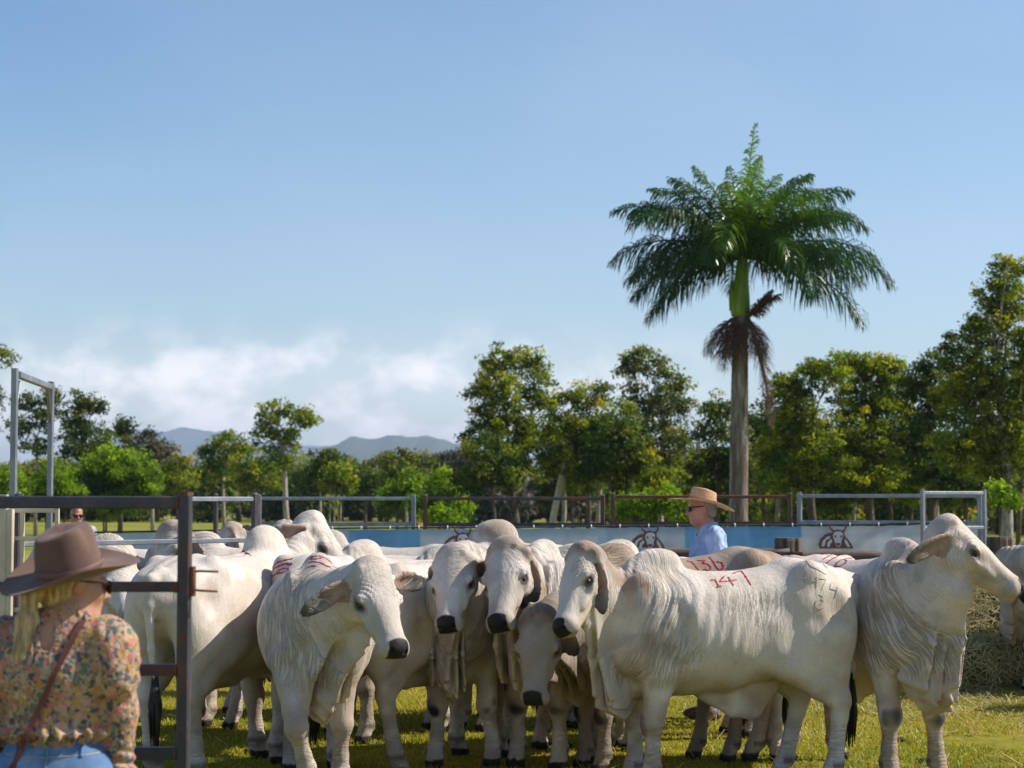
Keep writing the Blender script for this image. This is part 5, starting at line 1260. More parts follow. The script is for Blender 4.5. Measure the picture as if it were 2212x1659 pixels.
def head_prims(S, c, f, up, s=1.0, ears=True, hair=False):
    """head centred at c, looking along f"""
    f = unit(f); up = unit(np.array(up) - f*np.dot(up, f)); sd = np.cross(up, f); A = [f, sd, up]
    def q(a, b, d): return np.array(c) + (f*a + sd*b + up*d)*s
    S.ell(q(-.012, 0, .035), np.array((.094, .076, .092))*s, A, .03)
    S.ell(q(.03, 0, -.035), np.array((.066, .062, .080))*s, A, .03)
    S.ell(q(.062, 0, -.088), np.array((.030, .032, .026))*s, A, .025)           # chin
    for k in (1, -1):
        S.cap(q(.0, k*.050, -.065), q(.058, k*.022, -.092), .022*s, .018*s, .02, sd)
        S.ell(q(.062, k*.035, -.022), np.array((.026, .026, .024))*s, A, .02)  # cheek
        S.ell(q(.080, k*.031, .022), np.array((.020, .020, .009))*s, A, .012)     # brow
        S.ell(q(.092, k*.031, .006), np.array((.014, .014, .009))*s, A, .008, sub=True)
        if ears:
            S.ell(q(-.008, k*.078, -.004), np.array((.018, .009, .030))*s, [unit(f + up*-.2), sd, up], .008)
            S.ell(q(-.002, k*.087, .0), np.array((.009, .005, .017))*s, A, .004, sub=True)
    S.cap(q(.088, 0, .012), q(.113, 0, -.026), .009*s, .012*s, .012, sd)
    S.ell(q(.100, .010, -.030), .008*s, k=.008); S.ell(q(.100, -.010, -.030), .008*s, k=.008)
    S.ell(q(.089, 0, -.054), np.array((.012, .022, .006))*s, A, .006)
    S.ell(q(.086, 0, -.066), np.array((.012, .019, .006))*s, A, .006)
    S.cap(q(.103, -.018, -.060), q(.103, .018, -.060), .002*s, .002*s, .003, sub=True)
    return q
def hand_prims(S, wrist, d, palm, thumb_side, curl=.5, s=1.0):
    """palm and five bent fingers; d points along the hand, palm faces 'palm'"""
    d = unit(d); p = unit(np.array(palm) - d*np.dot(palm, d)); w = np.cross(d, p)*thumb_side; wr = np.array(wrist)
    S.ell(wr + d*.045*s, np.array((.050, .040, .016))*s, [d, w, p], .014)
    for i, (o, L) in enumerate(((.028, .070), (.010, .078), (-.009, .073), (-.027, .058))):
        a = wr + d*.082*s + w*o*s; k1 = curl; d1 = unit(d*math.cos(k1*.6) + p*math.sin(k1*.6)); d2 = unit(d*math.cos(k1*1.5) + p*math.sin(k1*1.5)); d3 = unit(d*math.cos(k1*2.2) + p*math.sin(k1*2.2))
        b = a + d1*L*.48*s; c = b + d2*L*.32*s; e = c + d3*L*.26*s
        S.cap(a - d*.02*s, b, .0095*s, .0088*s, .006, w); S.cap(b, c, .0088*s, .008*s, .003, w); S.cap(c, e, .008*s, .007*s, .003, w)
    a = wr + d*.018*s + w*.028*s; b = a + unit(d*.7 + w*.8 + p*.25)*.040*s; c = b + unit(d*.95 + w*.25 + p*.4)*.032*s
    S.cap(a, b, .0135*s, .0105*s, .010, w); S.cap(b, c, .0105*s, .0085*s, .004, w)
def figure(J, shoulder_w=.2, fat=1.0, f=(1, 0, 0), seed=0, shoe=True):
    """J: joint positions. returns SDF of the bare body"""
    S = Sdf(); a = {k: np.array(v, float) for k, v in J.items()}
    side = unit(a['shL'] - a['shR'])
    S.chain([a['pelvis'], a['waist'], a['chest'], a['upper']], [(.155*fat, .105*fat), (.130*fat, .095*fat), (.150*fat, .108), (.125, .085)], .05, side)
    S.chain([a['upper'], a['neck']], [(.095, .075), (.056, .056)], .05, side)
    S.chain([a['neck'], a['head'] + np.array((0, 0, -.04))], [(.055, .057), (.055, .060)], .03, side)
    for k in 'LR':
        S.chain([a['upper']*.55 + a['sh'+k]*.45, a['sh'+k]], [(.06, .06), (.060, .060)], .05, side)
        S.chain([a['sh'+k], a['el'+k]], [.055, .040], .03); S.chain([a['el'+k], a['wr'+k]], [.040, .026], .02)
        S.chain([a['hip'+k], a['kn'+k]], [.088*fat, .056], .05); S.chain([a['kn'+k], a['kn'+k]*.65 + a['an'+k]*.35, a['an'+k]], [.056, .054, .036], .03)
    return S, a

def hat_mesh(name, parent, M, crown_r, crown_h, brim, mat, band_mat, curl=.05, dip=.02, creas=.022, taper=.86, flat=0.0, asym=0.0, rough_edge=0):
    """revolved felt/straw hat: oval, pinched crown, curled brim. M places it (x forward)"""
    nu = 72; V = []; F = []
    prof = []                       # (kind, t)
    for i in range(13): prof.append(('b', 1 - i/12))
    for i in range(1, 11): prof.append(('c', i/10))
    for i in range(1, 9): prof.append(('t', i/8))
    for kind, t in prof:
        for j in range(nu):
            an = 2*math.pi*j/nu; ca, sa = math.cos(an), math.sin(an)
            ov = 1.0 + .10*ca*ca - .05*sa*sa           # longer fore and aft
            if kind == 'b':
                r = crown_r + brim*t*(1 + .06*ca*ca); z = curl*(t**2)*(sa*sa)*1.3 - dip*(t**1.5)*(ca*ca)*1.2 + asym*t*sa - .006*math.sin(t*math.pi)
                x = r*ov*ca; y = r*ov*sa
            elif kind == 'c':
                k = t; r = crown_r*(1 - (1-taper)*k**1.2) * (1 + .02*math.sin(math.pi*k)); z = crown_h*k*(1 - .16*(ca < 0)*(-ca) * k - 0*ca) 
                pinch = creas*k*k*math.exp(-((abs(an if an < math.pi else an - 2*math.pi) - .75)/.33)**2)
                r -= pinch; x = r*ov*ca; y = r*ov*sa
                z -= (1 - flat)*.010*k*k*abs(sa)*0
            else:
                k = 1 - t; r = crown_r*taper*(k**.8); z0 = crown_h*(1 - .16*max(0, -ca)*1)
                pinch = creas*math.exp(-((abs(an if an < math.pi else an - 2*math.pi) - .75)/.33)**2)*k
                x = (r - pinch)*ov*ca; y = (r - pinch)*ov*sa
                cen = .022*(1 - flat)*(1 - k)
                z = z0*(k) + (crown_h*.93)*(1-k) + .006*math.sin(math.pi*k) - cen*math.exp(-(y/(crown_r*.42))**2)
            V.append((x, y, z))
    n = len(prof)
    for i in range(n-1):
        for j in range(nu): F.append((i*nu+j, i*nu+(j+1) % nu, (i+1)*nu+(j+1) % nu, (i+1)*nu+j))
    mb = MB().add([M @ Vector(v) for v in V], F, True); o = mb.build(name, mat, parent)
    sol = o.modifiers.new('thick', 'SOLIDIFY'); sol.thickness = .004; sol.offset = 0
    ss = o.modifiers.new('sub', 'SUBSURF'); ss.levels = 1; ss.render_levels = 1
    mb = MB(); V = []; F = []
    for z, dr in ((.004, .0035), (.010, .006), (.018, .006), (.024, .0035)):
        for j in range(nu):
            an = 2*math.pi*j/nu; ca, sa = math.cos(an), math.sin(an); ov = 1 + .10*ca*ca - .05*sa*sa; r = (crown_r + dr)*ov; V.append(M @ Vector((r*ca, r*sa, z)))
    for i in range(3):
        for j in range(nu): F.append((i*nu+j, i*nu+(j+1) % nu, (i+1)*nu+(j+1) % nu, (i+1)*nu+j))
    mb.add(V, F, True).build('hat_band', band_mat, o)
    return o

def floral_mat():
    m, n, l, b = new_mat('floral_cloth')
    tc = n.new('ShaderNodeTexCoord'); dn = n.new('ShaderNodeTexNoise'); dn.inputs['Scale'].default_value = 26; dn.inputs['Detail'].default_value = 3
    l.new(tc.outputs['Object'], dn.inputs['Vector'])
    ad = n.new('ShaderNodeVectorMath'); ad.operation = 'MULTIPLY_ADD'; l.new(dn.outputs['Color'], ad.inputs[0]); ad.inputs[1].default_value = (.028, .028, .028); l.new(tc.outputs['Object'], ad.inputs[2])
    def vor(scale):
        v = n.new('ShaderNodeTexVoronoi'); v.inputs['Scale'].default_value = scale; l.new(ad.outputs[0], v.inputs['Vector']); s_ = n.new('ShaderNodeSeparateColor'); l.new(v.outputs['Color'], s_.inputs[0]); return v, s_
    v1, s1 = vor(40); v2, s2 = vor(95)
    r1 = ramp(n, [(0, (.46, .13, .10)), (.20, (.54, .27, .20)), (.36, (.42, .22, .02)), (.50, (.46, .33, .22)), (.62, (.04, .13, .11)), (.72, (.015, .03, .06)), (.82, (.48, .17, .15)), (.92, (.42, .27, .04))], 'CONSTANT')
    r2 = ramp(n, [(0, (.40, .31, .23)), (.3, (.38, .15, .12)), (.5, (.06, .14, .12)), (.66, (.02, .03, .06)), (.82, (.40, .25, .06))], 'CONSTANT')
    l.new(s1.outputs[0], r1.inputs[0]); l.new(s2.outputs[1], r2.inputs[0])
    d = ramp(n, [(.40, (0, 0, 0)), (.55, (1, 1, 1))]); k = n.new('ShaderNodeMath'); k.operation = 'MULTIPLY'; l.new(v1.outputs['Distance'], k.inputs[0]); k.inputs[1].default_value = 1.0; l.new(k.outputs[0], d.inputs[0])
    mx = n.new('ShaderNodeMixRGB'); l.new(d.outputs[0], mx.inputs[0]); l.new(r1.outputs[0], mx.inputs[1]); l.new(r2.outputs[0], mx.inputs[2])
    fz = n.new('ShaderNodeTexNoise'); fz.inputs['Scale'].default_value = 150; fz.inputs['Detail'].default_value = 3; l.new(tc.outputs['Object'], fz.inputs['Vector'])
    fr = ramp(n, [(.42, (.42, .31, .24)), (.58, (.25, .13, .10))]); l.new(fz.outputs[0], fr.inputs[0]); m3 = n.new('ShaderNodeMixRGB'); m3.inputs[0].default_value = .18; l.new(mx.outputs[0], m3.inputs[1]); l.new(fr.outputs[0], m3.inputs[2])
    l.new(m3.outputs[0], b.inputs['Base Color']); b.inputs['Roughness'].default_value = .75; b.inputs['Sheen Weight'].default_value = .1
    t2 = noise_node(n, l, 55, 4, .65); t3 = noise_node(n, l, 11, 3, .6, stretch=(1.6, 1.6, .8))
    s_ = n.new('ShaderNodeMath'); s_.operation = 'MULTIPLY_ADD'; l.new(t2.outputs[0], s_.inputs[0]); s_.inputs[1].default_value = .25; l.new(t3.outputs[0], s_.inputs[2])
    bp = n.new('ShaderNodeBump'); bp.inputs['Strength'].default_value = .8; bp.inputs['Distance'].default_value = .022; l.new(s_.outputs[0], bp.inputs['Height']); l.new(bp.outputs[0], b.inputs['Normal'])
    return m
def denim():
    m, n, l, b = new_mat('denim')
    t = noise_node(n, l, 7, 5, .6); r = ramp(n, [(.3, (.045, .10, .22)), (.52, (.10, .20, .38)), (.72, (.22, .35, .52))]); l.new(t.outputs[0], r.inputs[0]); l.new(r.outputs[0], b.inputs['Base Color'])
    b.inputs['Roughness'].default_value = .85; t2 = noise_node(n, l, 320, 2, .5); bp = n.new('ShaderNodeBump'); bp.inputs['Strength'].default_value = .5; bp.inputs['Distance'].default_value = .002; l.new(t2.outputs[0], bp.inputs['Height']); l.new(bp.outputs[0], b.inputs['Normal'])
    return m
M_DENIM = denim()
M_BOOT = surf('boot_leather', [(.3, (.05, .03, .018)), (.7, (.12, .07, .04))], 9, .5)

def woman():
    Y = 6.15; o = at(125, 1300, Y)
    root = empty('person', (o.x, Y, 0), 0, 'woman seen from behind in a brown wide-brimmed hat, floral blouse and blue jeans', 'person')
    X = lambda px: at(px, 1300, Y).x - o.x
    Z = lambda py: at(125, py, Y).z
    # the body faces away (+Y) and a little right; the head is turned to the right
    J = dict(pelvis=(.0, .0, .93), waist=(.0, .0, 1.06), chest=(-.005, .0, 1.22), upper=(-.005, -.005, 1.315), neck=(.030, -.01, 1.395), head=(.046, .014, 1.490),
             shL=(-.165, .0, 1.315), shR=(.150, -.02, 1.315), elL=(-.220, .02, 1.08), elR=(.195, .0, 1.105), wrL=(-.19, .17, .97), wrR=(.185, .03, .90),
             hipL=(-.085, .0, .90), hipR=(.085, .0, .90), knL=(-.09, .02, .48), knR=(.09, .0, .48), anL=(-.09, -.02, .08), anR=(.09, -.03, .08))
    S, a = figure(J, fat=.92, f=(0, 1, 0))
    fdir = unit((.86, .48, -.12)); q = head_prims(S, a['head'], fdir, (0, 0, 1), .98)
    hand_prims(S, a['wrR'], (-.05, .05, -1), (-1, 0, 0), 1, .55, .92); hand_prims(S, a['wrL'], (.3, .6, -.7), (1, 0, 0), -1, .6, .92)
    for k, x in (('L', -.09), ('R', .09)): S.chain([(x, -.03, .05), (x, .13, .035)], [.04, .032], .03)
    sdf_mesh(S, .0062, 'body', SKIN, root)
    # hair: swept back under the hat, low pony tail
    hm = surf('blonde_hair', [(.28, (.17, .10, .04)), (.5, (.44, .29, .13)), (.72, (.80, .62, .36))], 26, .45, stretch=(3, 3, .22), bump=.9, bscale=70, bdist=.006)
    H = Sdf(); c = a['head']; fw = fdir; upv = np.array((0, 0, 1.))
    sdv = np.cross(upv, fw)
    H.ell(c - fw*.030 + upv*.035, (.088, .082, .088), [fw, sdv, upv], .03)
    H.ell(c - fw*.050 - upv*.030, (.055, .062, .058), [fw, sdv, upv], .03)
    kx = c - fw*.118 + upv*(-.045) + np.array((-.016, -.02, 0))
    dl = np.array((-.012, -.03, -.30)); H.chain([c - fw*.075 - upv*.02, kx, kx + dl*.25, kx + dl*.62, kx + dl*1.0 + (.012, 0, 0), kx + dl*1.13 + (.016, 0, 0)], [(.028, .026), (.024, .022), (.036, .027), (.042, .030), (.032, .024), (.012, .008)], .014, (1, 0, 0))
    def hd(V, N):
        strand = np.sin((V[:, 0]*.8 + V[:, 1]*.6)*430 + vnoise(V, 14, 3)*5 + V[:, 2]*6)
        return .0011*strand + .0012*(vnoise(V, 45, 4) - .5)
    hair = sdf_mesh(H, .0055, 'hair', hm, root, hd)
    mb = MB(); rn = random.Random(4)
    for i in range(10):
        ox, oy = rn.uniform(-.02, .02), rn.uniform(-.015, .01); p0 = Vector(kx) + Vector((ox*.5, oy*.5, -.02)); e = Vector(kx + dl*rn.uniform(.8, 1.10)) + Vector((ox*.8 + .012, oy - .01, 0))
        m_ = (p0 + e)*.5 + Vector((ox*.9, oy*.9 - .012, 0)); mb.tube([p0, m_, e], [.0018, .0022, .0006], 4)
    for i in range(7):
        b_ = Vector(c + sdv*(-.05) - fw*(.0 + .05*rn.random()) - upv*(.02 + .05*rn.random())); mb.tube([b_, b_ + Vector((rn.uniform(-.01, .02), -.02, -.035)), b_ + Vector((rn.uniform(-.02, .02), -.015, -.075))], [.0015, .002, .0006], 4)
    mb.build('loose_strands', hm, hair)
    # sunglasses arm and lens seen from behind
    gl = gloss_mat('dark_lens', (.02, .015, .012), .15)
    g = MB()
    for k in (1, -1): g.tube([tuple(q(-.01, k*.082, .012)), tuple(q(.05, k*.080, .014)), tuple(q(.092, k*.066, .012))], .0026, 6)
    g.tube([tuple(q(.092, .066, .012)), tuple(q(.106, .03, .012)), tuple(q(.108, -.03, .012)), tuple(q(.092, -.066, .012))], .0026, 6)
    ob = g.build('sunglasses', gl, root)
    for k in (1, -1):
        MB().sphere(tuple(q(.103, k*.034, .002)), (.005, .028, .022), 14, M=Matrix((tuple(fdir), tuple(sdv), (0, 0, 1))).transposed()).build('lens', gl, ob)
    # blouse
    fl = floral_mat(); B = Sdf(); sd = (1, 0, 0)
    B.chain([(.0, .0, 1.035), (.0, .0, 1.10), (-.005, .0, 1.22), (-.003, -.005, 1.305)], [(.148, .108), (.145, .112), (.168, .128), (.150, .105)], .04, sd)
    B.chain([(.0, -.005, 1.325), (.030, -.01, 1.39)], [(.09, .08), (.060, .062)], .04, sd)
    B.ell((.030, -.01, 1.405), (.070, .068, .022), k=.008)                         # ruffled stand collar
    B.ell((.0, .0, 1.045), (.176, .140, .030), k=.02)                               # hem frill
    for k, sx in (('L', -1), ('R', 1)):
        s0, e0, w0 = a['sh'+k], a['el'+k], a['wr'+k]
        B.chain([s0*.8 + a['upper']*.2, s0], [(.075, .075), (.078, .078)], .04)
        B.ell(s0 + np.array((sx*.018, 0, -.060)), (.070, .080, .095), k=.04)
        B.ell(s0 + np.array((sx*.038, -.01, -.120)), (.060, .066, .050), k=.02)          # gathered puff above the elbow
        B.chain([s0 + (e0 - s0)*.62, e0], [.058, .054], .02); B.chain([e0, e0 + (w0 - e0)*.8], [.054, .046], .03)
        B.ell(e0 + (w0 - e0)*.88, (.052, .055, .045), k=.015)
        B.ell(e0 + (w0 - e0)*1.05, (.044, .048, .028), k=.010)
    # open neck at the back (keyhole)
    B.ell((-.012, -.092, 1.345), (.017, .05, .05), k=.006, sub=True)
    def bd(V, N):
        x, y, z = V.T; an = np.arctan2(y, x)
        d = .0045*(vnoise(V, 16, 2) - .5) + .010*(vnoise(V*np.array((1, 1, .5)), 9, 7) - .5)
        d += .013*np.exp(-((z - 1.035)/.026)**2)*np.sin(an*19 + vnoise(V, 12, 3)*3)*(np.abs(x) < .19)
        d += .008*np.exp(-((z - 1.408)/.012)**2)*np.sin(np.arctan2(y + .01, x - .03)*15 + vnoise(V, 20, 3)*3)
        for k, sx in (('L', -1), ('R', 1)):
            s0 = a['sh'+k]; pz = np.exp(-(np.linalg.norm((V - s0 - (sx*.045, 0, -.06))/(.10, .10, .12), axis=1))**2)
            d += .030*pz*(1 - 2.2*np.abs(vnoise(np.stack([x*26 + z*10, y*14, z*7], 1), 1.0, 9) - .5))
            w_ = a['wr'+k]; d += .007*np.exp(-((z - w_[2] - .03)/.06)**2)*(np.linalg.norm(V - w_, axis=1) < .14)*np.sin(z*170 + x*60)
        # gathers running down the back above the hem
        d += .0035*np.exp(-((z - 1.09)/.05)**2)*np.sin(an*26)*(np.abs(x) < .17)
        return d
    sdf_mesh(B, .0068, 'blouse', fl, root, bd)
    # jeans
    P_ = Sdf(); P_.chain([(.0, .0, 1.015), (.0, -.005, .93)], [(.138, .100), (.172, .125)], .04, sd)
    for k, sx in (('L', -1), ('R', 1)):
        P_.ell((sx*.075, -.055, .895), (.088, .085, .10), k=.04)
        P_.chain([a['hip'+k], a['kn'+k]], [.098, .070], .05); P_.chain([a['kn'+k], a['an'+k] + np.array((0, 0, .03))], [.068, .060], .03)
    def pdz(V, N): return .004*(vnoise(V*np.array((1, 1, .6)), 14, 5) - .5) - .003*np.exp(-((V[:, 2] - .985)/.0035)**2)
    jn = sdf_mesh(P_, .0068, 'jeans', M_DENIM, root, pdz)
    # yoke, belt loops, back pockets with pale stitching
    st = surf('stitching', [(.3, (.38, .30, .18)), (.7, (.5, .42, .28))], 60, .7)
    bpy.context.view_layer.update()
    bvh = BVHTree.FromPolygons([v.co for v in jn.data.vertices], [tuple(p.vertices) for p in jn.data.polygons])
    def on(x, z, lift=.003):
        h_, n_, _, _ = bvh.ray_cast(Vector((x, -1, z)), Vector((0, 1, 0))); return (h_ + Vector((0, -lift, 0))) if h_ else None
    def line(pts, rad, mat, name, parent):
        P2 = []
        for i in range(len(pts)-1):
            for k in range(8):
                t = k/8; v = on(pts[i][0]*(1-t) + pts[i+1][0]*t, pts[i][1]*(1-t) + pts[i+1][1]*t)
                if v: P2.append(v)
        v = on(*pts[-1]);
        if v: P2.append(v)
        if len(P2) > 2: return MB().tube(P2, rad, 5).build(name, mat, parent)
    line([(-.145, .985), (0, .978), (.145, .985)], .0016, st, 'waist_seam', jn)
    for sx in (-1, 1):
        pk = line([(sx*.035, .925), (sx*.125, .945), (sx*.128, .85), (sx*.088, .80), (sx*.045, .835), (sx*.035, .925)], .0016, st, 'back_pocket', jn)
        line([(sx*.038, .915), (sx*.124, .934)], .0012, st, 'back_pocket', jn)
        line([(sx*.10, 1.015), (sx*.10, .978)], .006, M_DENIM, 'belt_loop', jn)
    line([(0, 1.015), (0, .97)], .006, M_DENIM, 'belt_loop', jn); line([(0, .975), (0, .82)], .0014, st, 'centre_seam', jn)
    for x in (-.09, .09): MB().sphere((x, .05, .045), (.052, .14, .05), 16).tube([(x, -.02, .02), (x, -.02, .26)], [.055, .062], 14).build('boot', M_BOOT, root)
    # hat
    felt = surf('brown_felt', [(.3, (.110, .062, .048)), (.6, (.155, .092, .072)), (.8, (.21, .128, .10))], 7, .9, bump=.35, bscale=160, sheen=.10, bdist=.002)
    band = surf('felt_band', [(.3, (.12, .06, .045)), (.7, (.18, .10, .075))], 20, .6)
    hc = at(147, 1252, Y); hc = Vector((hc.x - o.x + .01, .0, hc.z - .0))
    yaw = math.atan2(fdir[1], fdir[0])
    Mh = Matrix.Translation(Vector((c[0] - .022, c[1] - .012, Z(1225)))) @ Matrix.Rotation(R(9), 4, 'Y') @ Matrix.Rotation(R(4), 4, 'X') @ Matrix.Rotation(yaw, 4, 'Z') @ Matrix.Rotation(R(3), 4, 'Y')
    Mh = Matrix.Translation(Vector((X(150), .0, Z(1234)))) @ Matrix.Rotation(R(-8.5), 4, 'Y') @ Matrix.Rotation(R(15), 4, 'X') @ Matrix.Rotation(R(25), 4, 'Z')
    hat_mesh('hat', root, Mh,   .092, .136, .099, felt, band, curl=.030, dip=.012, creas=.014, taper=.84, flat=.7)
    # shoulder bag on its strap, worn across the back
    bag = empty('shoulder_bag', (o.x, Y, 0), 0, 'maroon shoulder bag on a thin strap across the woman in the floral blouse', 'bag')
    lea = surf('maroon_leather', [(.3, (.085, .020, .018)), (.7, (.15, .04, .035))], 14, .5, bump=.2)
    bl = [ob_ for ob_ in root.children if ob_.name.startswith('blouse')][0]
    bv2 = BVHTree.FromPolygons([v.co for v in bl.data.vertices], [tuple(p.vertices) for p in bl.data.polygons])
    pts = []
    for i in range(27):
        t = i/26; px = 192 + (48 - 192)*t - 10*math.sin(t*math.pi)*0 ; py = 1335 + (1660 - 1335)*t; x = X(px); z = Z(py)
        h_, _, _, _ = bv2.ray_cast(Vector((x, -1, z)), Vector((0, 1, 0))); yy = h_.y if h_ else -.13
        pts.append([x, min(yy, -.06) - .008, z])
    for _ in range(4): pts = [pts[0]] + [[pts[i][0], min(pts[i][1], (pts[i-1][1] + pts[i+1][1])/2), pts[i][2]] for i in range(1, len(pts)-1)] + [pts[-1]]
    V = []; F = []
    for i, p in enumerate(pts):
        d = Vector(pts[min(i+1, 26)]) - Vector(pts[max(i-1, 0)]); s_ = Vector((-d.z, 0, d.x)).normalized()*.0085
        for q_, yy in ((-1, 0), (1, 0), (1, -.003), (-1, -.003)): V.append(Vector(p) + s_*q_ + Vector((0, yy, 0)))
    for i in range(26):
        for q_ in range(4): F.append((i*4+q_, i*4+(q_+1) % 4, (i+1)*4+(q_+1) % 4, (i+1)*4+q_))
    MB().add(V, F, False).tube([pts[0], (X(185), .02, 1.42), (X(160), .13, 1.30), (-.12, .14, 1.1), (-.19, .06, .93)], .006, 6).build('strap', lea, bag)
    mb = MB().box((-.245, -.13, .74), (-.165, .06, .92), .012); mb.build('pouch', lea, bag)
    MB().box((-.250, -.135, .86), (-.160, .065, .925), .014).build('flap', surf('purple_leather', [(.3, (.05, .018, .04)), (.7, (.10, .04, .08))], 14, .45), bag)
woman()

def shirt_person(label, px, Y, face, topz, shirt_stops, hat=False, seed=0, hs=1.0, fat=1.15, arms='fold', bald=False, lower=None, glasses=True):
    o = at(px, 1100, Y); yaw = math.atan2(face[1], face[0])
    root = empty('person', (o.x, Y, 0), yaw, label, 'person')      # local x = forward
    k = topz/1.74
    def s(p): return (p[0]*k, p[1]*k, p[2]*k)
    if arms == 'fold':
        el = ((-.02, .245, 1.13), (-.02, -.245, 1.13)); wr = ((.22, .13, 1.13), (.26, -.10, 1.16))
    else: el = ((-.05, .25, 1.13), (-.05, -.25, 1.13)); wr = ((.03, .26, .90), (.03, -.26, .90))
    J = dict(pelvis=s((0, 0, .95)), waist=s((.01, 0, 1.08)), chest=s((.0, 0, 1.24)), upper=s((-.02, 0, 1.37)), neck=s((.010, 0, 1.45)), head=s((.055, 0, 1.60)),
             shL=s((-.015, .19, 1.385)), shR=s((-.015, -.19, 1.385)), elL=s(el[0]), elR=s(el[1]), wrL=s(wr[0]), wrR=s(wr[1]),
             hipL=s((0, .09, .92)), hipR=s((0, -.09, .92)), knL=s((.02, .10, .5)), knR=s((.03, -.10, .5)), anL=s((0, .10, .09)), anR=s((0, -.10, .09)))
    S, a = figure(J, fat=fat); q = head_prims(S, a['head'], (1, 0, -.10), (0, 0, 1), hs)
    S.cap(a['neck'] + np.array((.0, 0, .02)), a['head'] + np.array((.02, 0, -.085)), (.062, .066), (.055, .055), .03, (0, 1, 0))
    if arms == 'fold':
        hand_prims(S, a['wrL'], (.8, -.5, .1), (0, 0, 1), 1, .9); hand_prims(S, a['wrR'], (.7, .6, .1), (0, 0, 1), -1, .5)
    else:
        hand_prims(S, a['wrL'], (.1, 0, -1), (0, -1, 0), 1, .5); hand_prims(S, a['wrR'], (.1, 0, -1), (0, 1, 0), -1, .5)
    sdf_mesh(S, .0085, 'body', SKIN_RED, root)
    B = Sdf(); c = [a['pelvis'] + np.array((0, 0, .02)), a['waist'] + np.array((.03, 0, 0)), a['chest'], a['upper']]
    B.chain(c, [(.175*fat, .135*fat), (.165*fat, .140*fat), (.185, .142), (.155, .105)], .05, (0, 1, 0)); B.chain([a['upper'], a['neck'] + np.array((-.01, 0, -.01))], [(.11, .09), (.072, .076)], .04, (0, 1, 0))
    for kk in 'LR':
        B.chain([a['upper']*.5 + a['sh'+kk]*.5, a['sh'+kk]], [.078, .076], .05); B.chain([a['sh'+kk], a['el'+kk]], [.076, .064], .03); B.chain([a['el'+kk], a['el'+kk] + (a['wr'+kk] - a['el'+kk])*.88], [.062, .050], .03)
    def bd(V, N): return .018*(vnoise(V*np.array((1.6, 1.6, .55)), 9, seed+3) - .5) + .011*(1 - 2*np.abs(vnoise(V*np.array((2.2, 2.2, .7)), 17, seed+4) - .5)*2)
    sm = surf('shirt_cloth', shirt_stops, 8, .8, bump=.3, bscale=200, bdist=.002)
    sh = sdf_mesh(B, .0095, 'shirt', sm, root, bd)
    n = a['neck']
    V = []; F = []
    for i in range(25):
        t = i/24; an = R(32) + (2*math.pi - R(64))*t; ca, sa = math.cos(an), math.sin(an); dz = -.032 - .030*max(0, ca)
        for r_, z in ((.062, .022), (.064, .040 + .0*ca), (.074, .038), (.088 + .02*max(0, ca), dz)): V.append((n[0] - .004 + r_*ca, n[1] + r_*sa, n[2] + z + .012*(-ca)))
    for i in range(24):
        for j in range(3): F.append((i*4+j, (i+1)*4+j, (i+1)*4+j+1, i*4+j+1))
    cl = MB().add(V, F, True).build('collar', sm, sh); cl.modifiers.new('t', 'SOLIDIFY').thickness = .003
    mb = MB()
    btn = surf('button', [(.3, (.5, .5, .5)), (.7, (.6, .6, .6))], 9, .4)
    for i in range(4): MB().sphere((c[2][0] + .145 + .01*i, .0, c[2][2] + .08 - .08*i), (.004, .006, .006), 8).build('button', btn, sh)
    P_ = Sdf(); P_.chain([a['pelvis'] + np.array((0, 0, .06)), a['pelvis'] + np.array((0, 0, -.04))], [(.165*fat, .125*fat), (.175*fat, .13*fat)], .05, (0, 1, 0))
    for kk in 'LR': P_.chain([a['hip'+kk], a['kn'+kk]], [.105, .078], .05); P_.chain([a['kn'+kk], a['an'+kk]], [.075, .065], .03)
    sdf_mesh(P_, .012, 'trousers', lower or M_DENIM, root)
    for kk in (1, -1): MB().sphere((.06, kk*.10*k, .045), (.14, .05, .05), 14).tube([(0, kk*.10*k, .03), (0, kk*.10*k, .16)], .055, 12).build('boot', M_BOOT, root)
    if not bald:
        H = Sdf(); H.ell(q(-.035, 0, .03), (.082*hs, .080*hs, .085*hs), k=.03); H.ell(q(-.060, 0, -.03), (.045*hs, .066*hs, .045*hs), k=.02)
        sdf_mesh(H, .008, 'hair', surf('grey_hair', [(.3, (.16, .13, .11)), (.7, (.34, .30, .27))], 60, .7, bump=.6), root)
    if glasses:
        g = MB(); gl = gloss_mat('dark_glasses', (.006, .006, .007), .1)
        for kk in (1, -1): g.tube([tuple(q(-.010, kk*.079, .018)), tuple(q(.06, kk*.079, .020)), tuple(q(.094, kk*.066, .018))], [.004, .005, .007], 6)
        g.tube([tuple(q(.094, -.066, .018)), tuple(q(.106, -.03, .018)), tuple(q(.111, 0, .018)), tuple(q(.106, .03, .018)), tuple(q(.094, .066, .018))], .003, 6)
        gs = g.build('sunglasses', gl, root)
        for kk in (1, -1): MB().sphere(tuple(q(.098, kk*.036, .006)), (.010, .032, .022), 16).build('lens', gl, gs)
    return root, q, a
r, q, a = shirt_person('man in profile with straw hat, dark glasses and light blue shirt, behind the herd', 1530, 16.0, (-1, -.10), 1.825,
    [(.3, (.26, .36, .60)), (.6, (.34, .45, .68)), (.8, (.42, .52, .74))], hs=1.12)
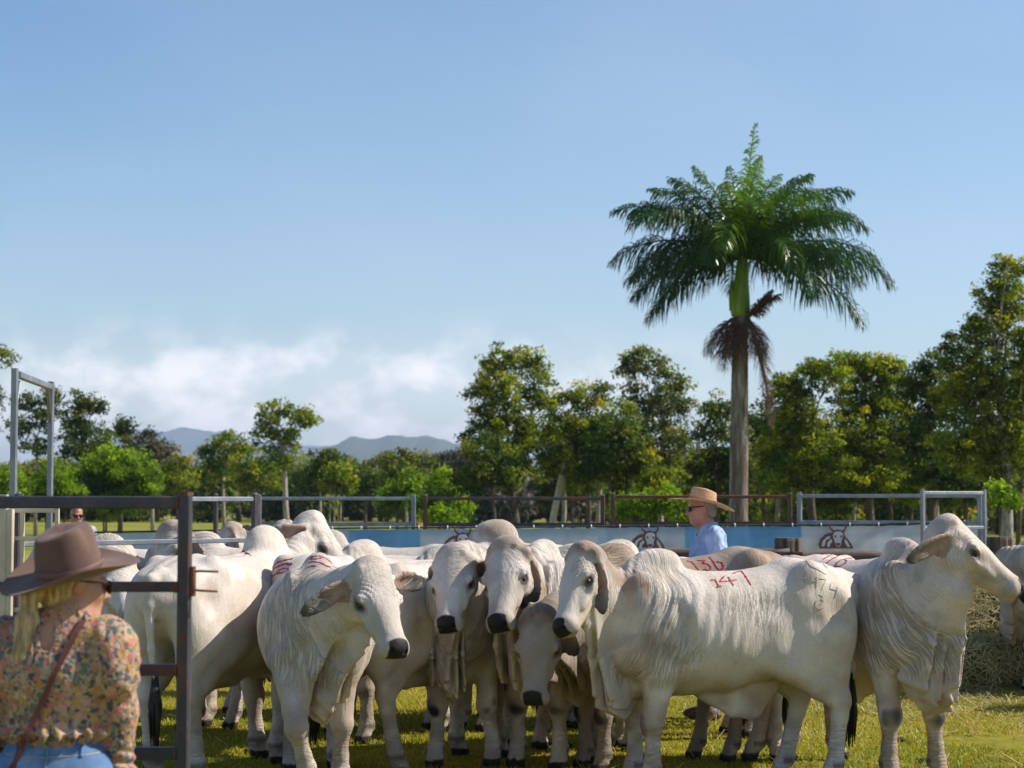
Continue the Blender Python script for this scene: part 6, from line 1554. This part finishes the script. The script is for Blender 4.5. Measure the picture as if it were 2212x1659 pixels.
straw = surf('woven_straw', [(.3, (.40, .21, .11)), (.5, (.55, .33, .19)), (.75, (.68, .46, .28))], 60, .75, bump=.7, bscale=140, bdist=.004)
Mh = Matrix.Translation(Vector(q(-.012, 0, .052))) @ Matrix.Rotation(R(-11), 4, 'Y')
hat_mesh('hat', r, Mh, .098, .100, .140, straw, surf('straw_band', [(.3, (.30, .15, .06)), (.7, (.40, .22, .10))], 30, .7), curl=.012, dip=.026, creas=.008, taper=.90, flat=.6)
# folder held in front of him
fo = empty('clipboard', (0, 0, 0), 0, 'blue clipboard held by the man in the straw hat', 'clipboard')
bpy.context.view_layer.update()
wp = r.matrix_world @ Vector(a['wrL'] * .5 + a['wrR'] * .5 + np.array((.16, 0, .03)))
fo.location = wp; fo.rotation_euler = (R(0), R(28), R(0))
MB().box((-.17, -.12, -.004), (.15, .12, .004), .0).build('board', surf('blue_plastic', [(.3, (.05, .16, .42)), (.7, (.08, .22, .5))], 5, .4), fo)
MB().box((-.155, -.105, .0045), (.135, .105, .008), .0).build('paper', surf('paper', [(.3, (.72, .74, .78)), (.7, (.8, .8, .82))], 5, .8), fo)
MB().box((.11, -.04, .0085), (.145, .04, .018), .004).build('clip', ST_GALV, fo)
shirt_person('bald sunburnt man in dark glasses, only his head showing over the brown hat', 164, 26.0, (.42, -.9), 1.68,
    [(.3, (.30, .32, .36)), (.7, (.42, .44, .48))], bald=True, arms='down', seed=5, hs=1.0, fat=1.1)
# ------------------------------------------------------------------ air
def haze():
    m = bpy.data.materials.new('haze'); m.use_nodes = True; n = m.node_tree.nodes; l = m.node_tree.links; n.clear()
    o = n.new('ShaderNodeOutputMaterial'); v = n.new('ShaderNodeVolumePrincipled')
    v.inputs['Color'].default_value = (.60, .76, 1.0, 1); v.inputs['Density'].default_value = 1.4e-4; v.inputs['Anisotropy'].default_value = .2
    l.new(v.outputs[0], o.inputs['Volume'])
    b = MB().box((-9200, -40, -1), (9200, 14200, 300)).build('haze', m); tag(b, 'thin blue haze over the far hills', kind='stuff')
haze()
